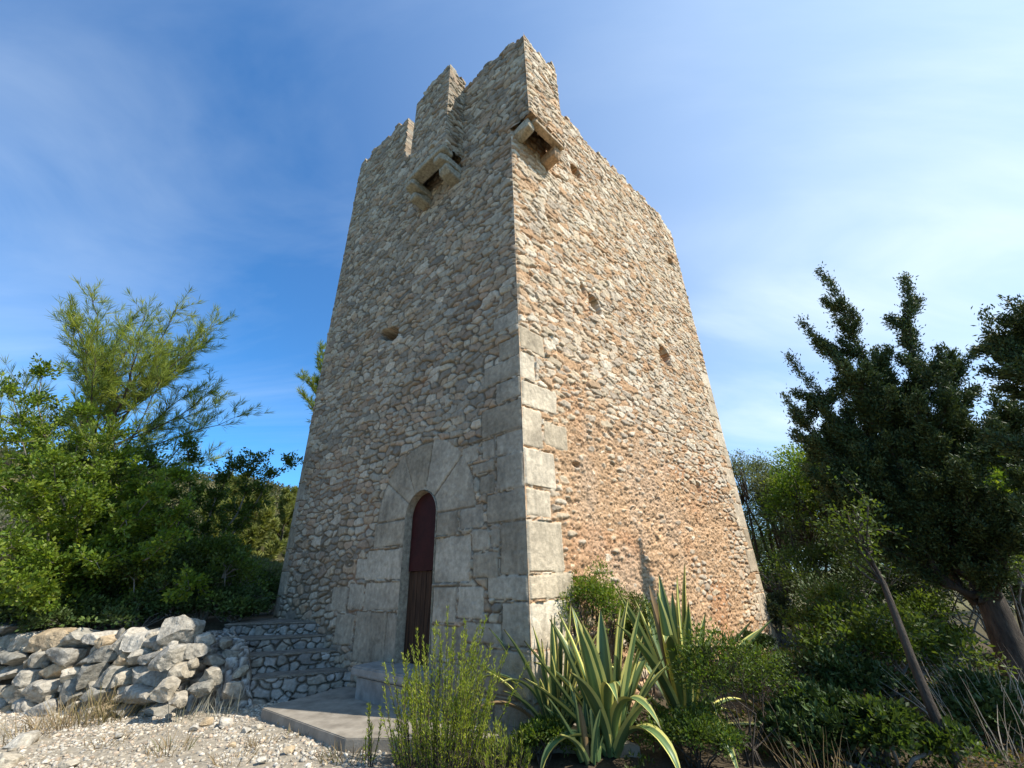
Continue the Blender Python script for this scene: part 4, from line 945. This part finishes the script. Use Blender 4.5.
# ---- foreground plants
def agave(base, label, seed, spec=None, n=26, Lm=1.1, wmax=.115, group=None, lean=(0, 0)):
    r = np.random.default_rng(seed); base = np.array(base, float); root = empty('agave', base, label, 'agave', group)
    for k in range(n):
        if spec and k < len(spec): az_, el, L, wd_, cv = spec[k]
        else:
            t = k / n; az_ = k * 137.5 + r.normal(0, 12); el = 87 - 46 * t ** 1.3 + r.normal(0, 5); L = Lm * (.72 + .4 * math.sin(math.pi * (.25 + .6 * t))) * r.uniform(.8, 1.1); wd_ = wmax * r.uniform(.8, 1.1); cv = r.uniform(-.2, .3) + .5 * t * t + (1.6 if r.random() < .12 else 0)
        m = 18; c = [base + np.array([.06 * math.sin(RD(az_)), .06 * math.cos(RD(az_)), .03])]; e = RD(el); h_ = np.array([math.sin(RD(az_)), math.cos(RD(az_)), 0]); sd_ = np.array([h_[1], -h_[0], 0]); tw = r.normal(0, .25); T = []
        for s in np.linspace(0, 1, m):
            d = h_ * math.cos(e) + ZUP * math.sin(e); T.append(d); c.append(c[-1] + d * L / (m - 1)); e -= cv / m * (0.4 + 1.5 * s); h_ = unit(h_ + sd_ * tw / m)
        c = np.array(c[:m]); T = np.array(T); S = unit(np.cross(T, ZUP + 1e-3)); S = unit(S); Nn = np.cross(S, T)
        s = np.linspace(0, 1, m); wv = wd_ * np.interp(s, [0, .1, .35, .55, .78, .92, 1], [.74, .70, .92, 1.0, .70, .28, .02]) * .5
        xs = np.array([-1, -.66, -.60, -.30, 0, .30, .60, .66, 1]); fold = .42 * np.interp(s, [0, .5, 1], [1.1, .8, .9])
        up_ = c[:, None] + S[:, None] * (xs[None, :, None] * wv[:, None, None]) + Nn[:, None] * ((np.abs(xs)[None] ** 1.4 * fold[:, None] * wv[:, None])[..., None])
        th = (.012 + .05 * np.interp(s, [0, .25, 1], [1, .3, .02]))[:, None] * (1 - np.abs(xs)[None] ** 2) * .8
        dn = up_ - Nn[:, None] * th[..., None]
        V = np.concatenate([up_.reshape(-1, 3), dn.reshape(-1, 3)]); g = grid_faces(len(xs), m).reshape(-1, 4); F = np.concatenate([g, g[:, ::-1] + m * len(xs)])
        edge = np.array((.60, .55, .16)) * r.uniform(.85, 1.15); mid_ = np.array((.105, .165, .06)) * r.uniform(.75, 1.2); lite = mid_ * 1.35
        cx = np.where((np.abs(xs) > .64)[:, None], edge, np.where((np.abs(xs) < .1)[:, None], lite, mid_))
        cv_ = np.tile(cx[None], (m, 1, 1)) * (1 + .15 * fbm(np.tile(xs * 2, (m, 1)), np.tile(s[:, None] * 9, (1, len(xs))), seed + k, 3))[..., None]
        tipc = sstep(.95, 1.0, s)[:, None, None]; cv_ = cv_ * (1 - tipc) + np.array((.06, .03, .015)) * tipc
        if r.random() < .05: cv_ = cv_ * .0 + np.array((.30, .20, .10)) * (.8 + .3 * r.random())
        mesh_np('leaf', V, F, M_AGAVE, root, np.concatenate([cv_.reshape(-1, 3), cv_.reshape(-1, 3) * 1.05]))
    return root
def gp(px, py, dz=0): p = gnd(px, py, GB); p[2] = gz(p[0], p[1]) + dz; return p
agave(gp(556, 742), 'variegated agave with narrow dark upright leaves in front of the tower corner', 401, n=38, Lm=1.08, wmax=.09)
agave(gp(612, 757), 'largest variegated agave with broad yellow-edged leaves in the middle of the clump', 402, n=32, Lm=1.12, wmax=.14,
      spec=[(20, 86, 1.25, .17, .1), (120, 84, 1.3, .17, .15), (-70, 66, 1.05, .14, .9), (150, 50, 1.1, .15, 2.4), (200, 76, 1.25, .16, .3), (70, 80, 1.4, .17, .2), (-30, 76, 1.35, .15, .3), (235, 42, 1.0, .14, 2.4), (170, 70, 1.2, .15, 2.2)])
agave(gp(688, 735), 'agave with the tallest upright yellow-margined leaves at the right of the clump', 403, n=26, Lm=1.45, wmax=.15, spec=[(0, 89, 1.62, .17, .05), (90, 87, 1.6, .17, .08), (220, 86, 1.45, .16, .1), (-40, 85, 1.5, .16, .1), (60, 20, 1.35, .11, 1.6), (75, 35, 1.3, .11, 1.9), (100, 12, 1.25, .1, .7)])
agave(gp(590, 765), 'small agave with short curling leaves at the very front of the clump', 404, n=14, Lm=.55, wmax=.07)
# upright narrow-leaved shrub in the sun before the doorstep
def rosemary(base, label, seed, stems, hgt, rad, lean=.18, pal=None, cat='shrub', name='rosemary_shrub'):
    r = np.random.default_rng(seed); base = np.array(base, float); root = empty(name, base, label, cat); wd = Wood(); P, D = [], []
    for k in range(stems):
        a = r.uniform(0, 6.28); q = rad * math.sqrt(r.random()); b = base + np.array([q * math.cos(a), q * math.sin(a) * .8, -.02]); Hk = hgt * r.uniform(.38, 1.08) * (1 - .35 * (q / rad) ** 2)
        c = curve(b, (math.cos(a) * lean * q / rad * 2 + r.normal(0, .07), math.sin(a) * lean * q / rad * 2 + r.normal(0, .07), 1), Hk, 10, r, .045, .03); wd.tube(c, np.linspace(.006, .002, 11), 4)
        nn = int(Hk / .0072); s = .10 + .90 * np.sort(r.random(nn)) ** .8; i = np.minimum((s * 10).astype(int), 9); p = c[i] + (c[i + 1] - c[i]) * (s * 10 - i)[:, None]; t = unit(c[i + 1] - c[i])
        P.append(p); D.append(t * 1.0 + unit(r.normal(size=(nn, 3))) * .75)
    P = np.concatenate(P); D = np.concatenate(D); n = len(P); fol = Foliage()
    fol.add(*leaves(P, D, .045 * r.uniform(.6, 1.25, n), .0085, colvar(r, n, pal or [(.33, .38, .045), (.26, .32, .04), (.38, .41, .06), (.19, .25, .04)], .2), r, fold=.1))
    fol.build('foliage', M_NEEDLE, root); wd.build('stem', M_BARK, root); return root
rosemary(gp(440, 772), 'bright yellow-green shrub of upright needle-leaved stems before the doorstep', 501, 135, 1.30, .38, .22)
rosemary(gp(368, 768), 'single tall slender sprig standing left of the bright needle-leaved shrub', 502, 5, .62, .05, .05)
rosemary(gp(505, 775), 'low tuft of needle-leaved stems between the bright shrub and the agaves', 503, 40, .40, .22)
for k, (px, py, dz, sx, sz, pal, lab, cz) in enumerate([(603, 724, 0, 1.15, 1.72, BRIGHT, 'bright green bush rising behind the agaves against the sunlit wall', .62), (752, 764, 0, 1.7, 1.15, BRIGHT[1:2] + MID, 'spreading green shrub with finely cut leaves right of the agaves', .5), (700, 770, 0, .9, .5, MID + BRIGHT[3:], 'low green shrub at the foot of the tall agave', .5), (655, 716, 0, .8, 1.5, MID, 'thin bush between the tall agave and the sunlit wall', .6), (545, 768, 0, .7, .35, MID + BRIGHT[:1], 'low green weeds in front of the narrow-leaved agave', .5)]):
    bush('green_bush', gp(px, py), (sx, sx * .8, sz), lab, 'bush', pal, 520 + k, lobes=11, clumps=26, per=22, Lg=.042, Wd=.018, stem_r=.008, crad=.14, crown_z=cz, bark=M_BARK)
def grass(name, base, label, seed, n, hgt, rad, pal, spread=.5, w_=.005, cat='dry grass', droop=.3):
    r = np.random.default_rng(seed); base = np.array(base, float); root = empty(name, base, label, cat); fol = Foliage()
    for k in range(n):
        a = r.uniform(0, 6.28); q = rad * math.sqrt(r.random()); b = base + [q * math.cos(a), q * math.sin(a), -.02]; d = np.array([math.cos(a) * spread * r.random() + r.normal(0, .15), math.sin(a) * spread * r.random() + r.normal(0, .15), 1])
        c = curve(b, d, hgt * r.uniform(.45, 1.1), 6, r, .06, -droop * .2); t = np.gradient(c, axis=0); S = unit(np.cross(t, r.normal(size=3))); wv = (w_ * np.array([1, 1, .9, .8, .6, .4, .12]))[:, None]
        V = np.stack([c - S * wv, c + S * wv], 1).reshape(-1, 3); i = np.arange(6) * 2; F = np.c_[i, i + 1, i + 3, i + 2]; F3 = np.concatenate([F[:, [0, 1, 2]], F[:, [0, 2, 3]]])
        fol.add(V, F3, np.tile(colvar(r, 1, pal, .25), (len(V), 1)))
    fol.build('blades', M_DRY, root); return root
GR = [(110, 742, .16, .22, 50, DRYC, .9, 'low dry tuft on the gravel left of the middle'), (300, 735, .13, .18, 40, DRYC + [(.15, .15, .06)], .9, 'low dry tuft beside the front edge of the landing'), (235, 760, .15, .2, 45, DRYC, .9, 'low dry tuft at the bottom edge right of the gravel middle'), (75, 722, .38, .45, 130, DRYC, .9, 'tuft of dry brown grass leaning against the foot of the dry-stone wall'), (30, 735, .28, .40, 90, DRYC, 1.0, 'dry grass tuft near the lower left corner beside the wall'), (185, 718, .40, .22, 34, [(.40, .38, .30), (.30, .30, .2)], .3, 'thin grey-green stalks in front of the slumped bank'), (222, 716, .34, .2, 30, [(.40, .38, .30), (.34, .33, .24)], .3, 'pale thin stalks beside the left corner of the landing'), (170, 752, .22, .22, 60, DRYC + [(.16, .16, .06)], .8, 'small dry tuft in the middle of the gravel'), (345, 758, .2, .25, 80, DRYC + [(.14, .15, .05)], .8, 'short dry tuft below the front edge of the landing'), (262, 745, .14, .15, 40, DRYC, .8, 'tiny dry tuft by the corner of the landing'),
      (820, 772, .42, .30, 80, DRYC, .6, 'bleached dry grass between the green shrub and the slender trunk'), (780, 745, .42, .22, 50, DRYC, .7, 'dry straw tuft beneath the finely cut shrub'), (1000, 752, .8, .42, 120, [(.42, .37, .30), (.34, .30, .24), (.5, .45, .38)], .7, 'tall bleached grass clump in the lower right corner'), (1030, 730, .85, .4, 90, [(.42, .37, .30), (.34, .30, .24)], .7, 'bleached grass clump below the cypress trunk at the right edge'), (515, 760, .36, .2, 60, [(.26, .26, .10), (.2, .22, .08)], .5, 'long-bladed green grass left of the narrow-leaved agave'), (150, 628, .5, .4, 110, [(.20, .17, .07), (.26, .20, .10)], .8, 'shaded dry grass on the bank behind the wall near the boulder'), (125, 630, .45, .4, 90, [(.22, .19, .08), (.26, .20, .10)], .8, 'dry grass on the bank behind the middle of the wall')]
for k, (px, py, hg, rd, n, pal, sp, lab) in enumerate(GR):
    if py < 640: p = at(px, py, 9.2); b = (p[0], p[1], gz(p[0], p[1]))
    else: b = gp(px, py)
    grass('dry_grass', b, lab, 600 + k, n, hg, rd, pal, sp, .0045)

def ground_cover():
    """weeds and leaf litter under the trees on the right and round the agaves"""
    r = np.random.default_rng(99); n = 5200; x = r.uniform(-.6, 9.5, n); y = r.uniform(3.7, 11, n)
    u_ = (x - P0[0]) * NR[0] + (y - P0[1]) * NR[1]; m = (u_ > .1) & (vn(x / .7, y / .7, 7) > .30) & ~((x < .9) & (y > 4.3)); x, y = x[m], y[m]
    P = np.c_[x, y, terrain(x, y) + .02 + .10 * r.random(len(x)) * vn(x / .9, y / .9, 8)]; fol = Foliage()
    clump_leaves(fol, P, .10, 9, .05, .022, MID + DARK + [(.16, .11, .05), (.22, .15, .07), (.12, .13, .04)], r, None, .5)
    o = fol.build('ground_cover', M_LEAF, None); tag(o, 'weeds and fallen leaves covering the ground beneath the right-hand trees', kind='stuff'); recentre(o)
ground_cover()
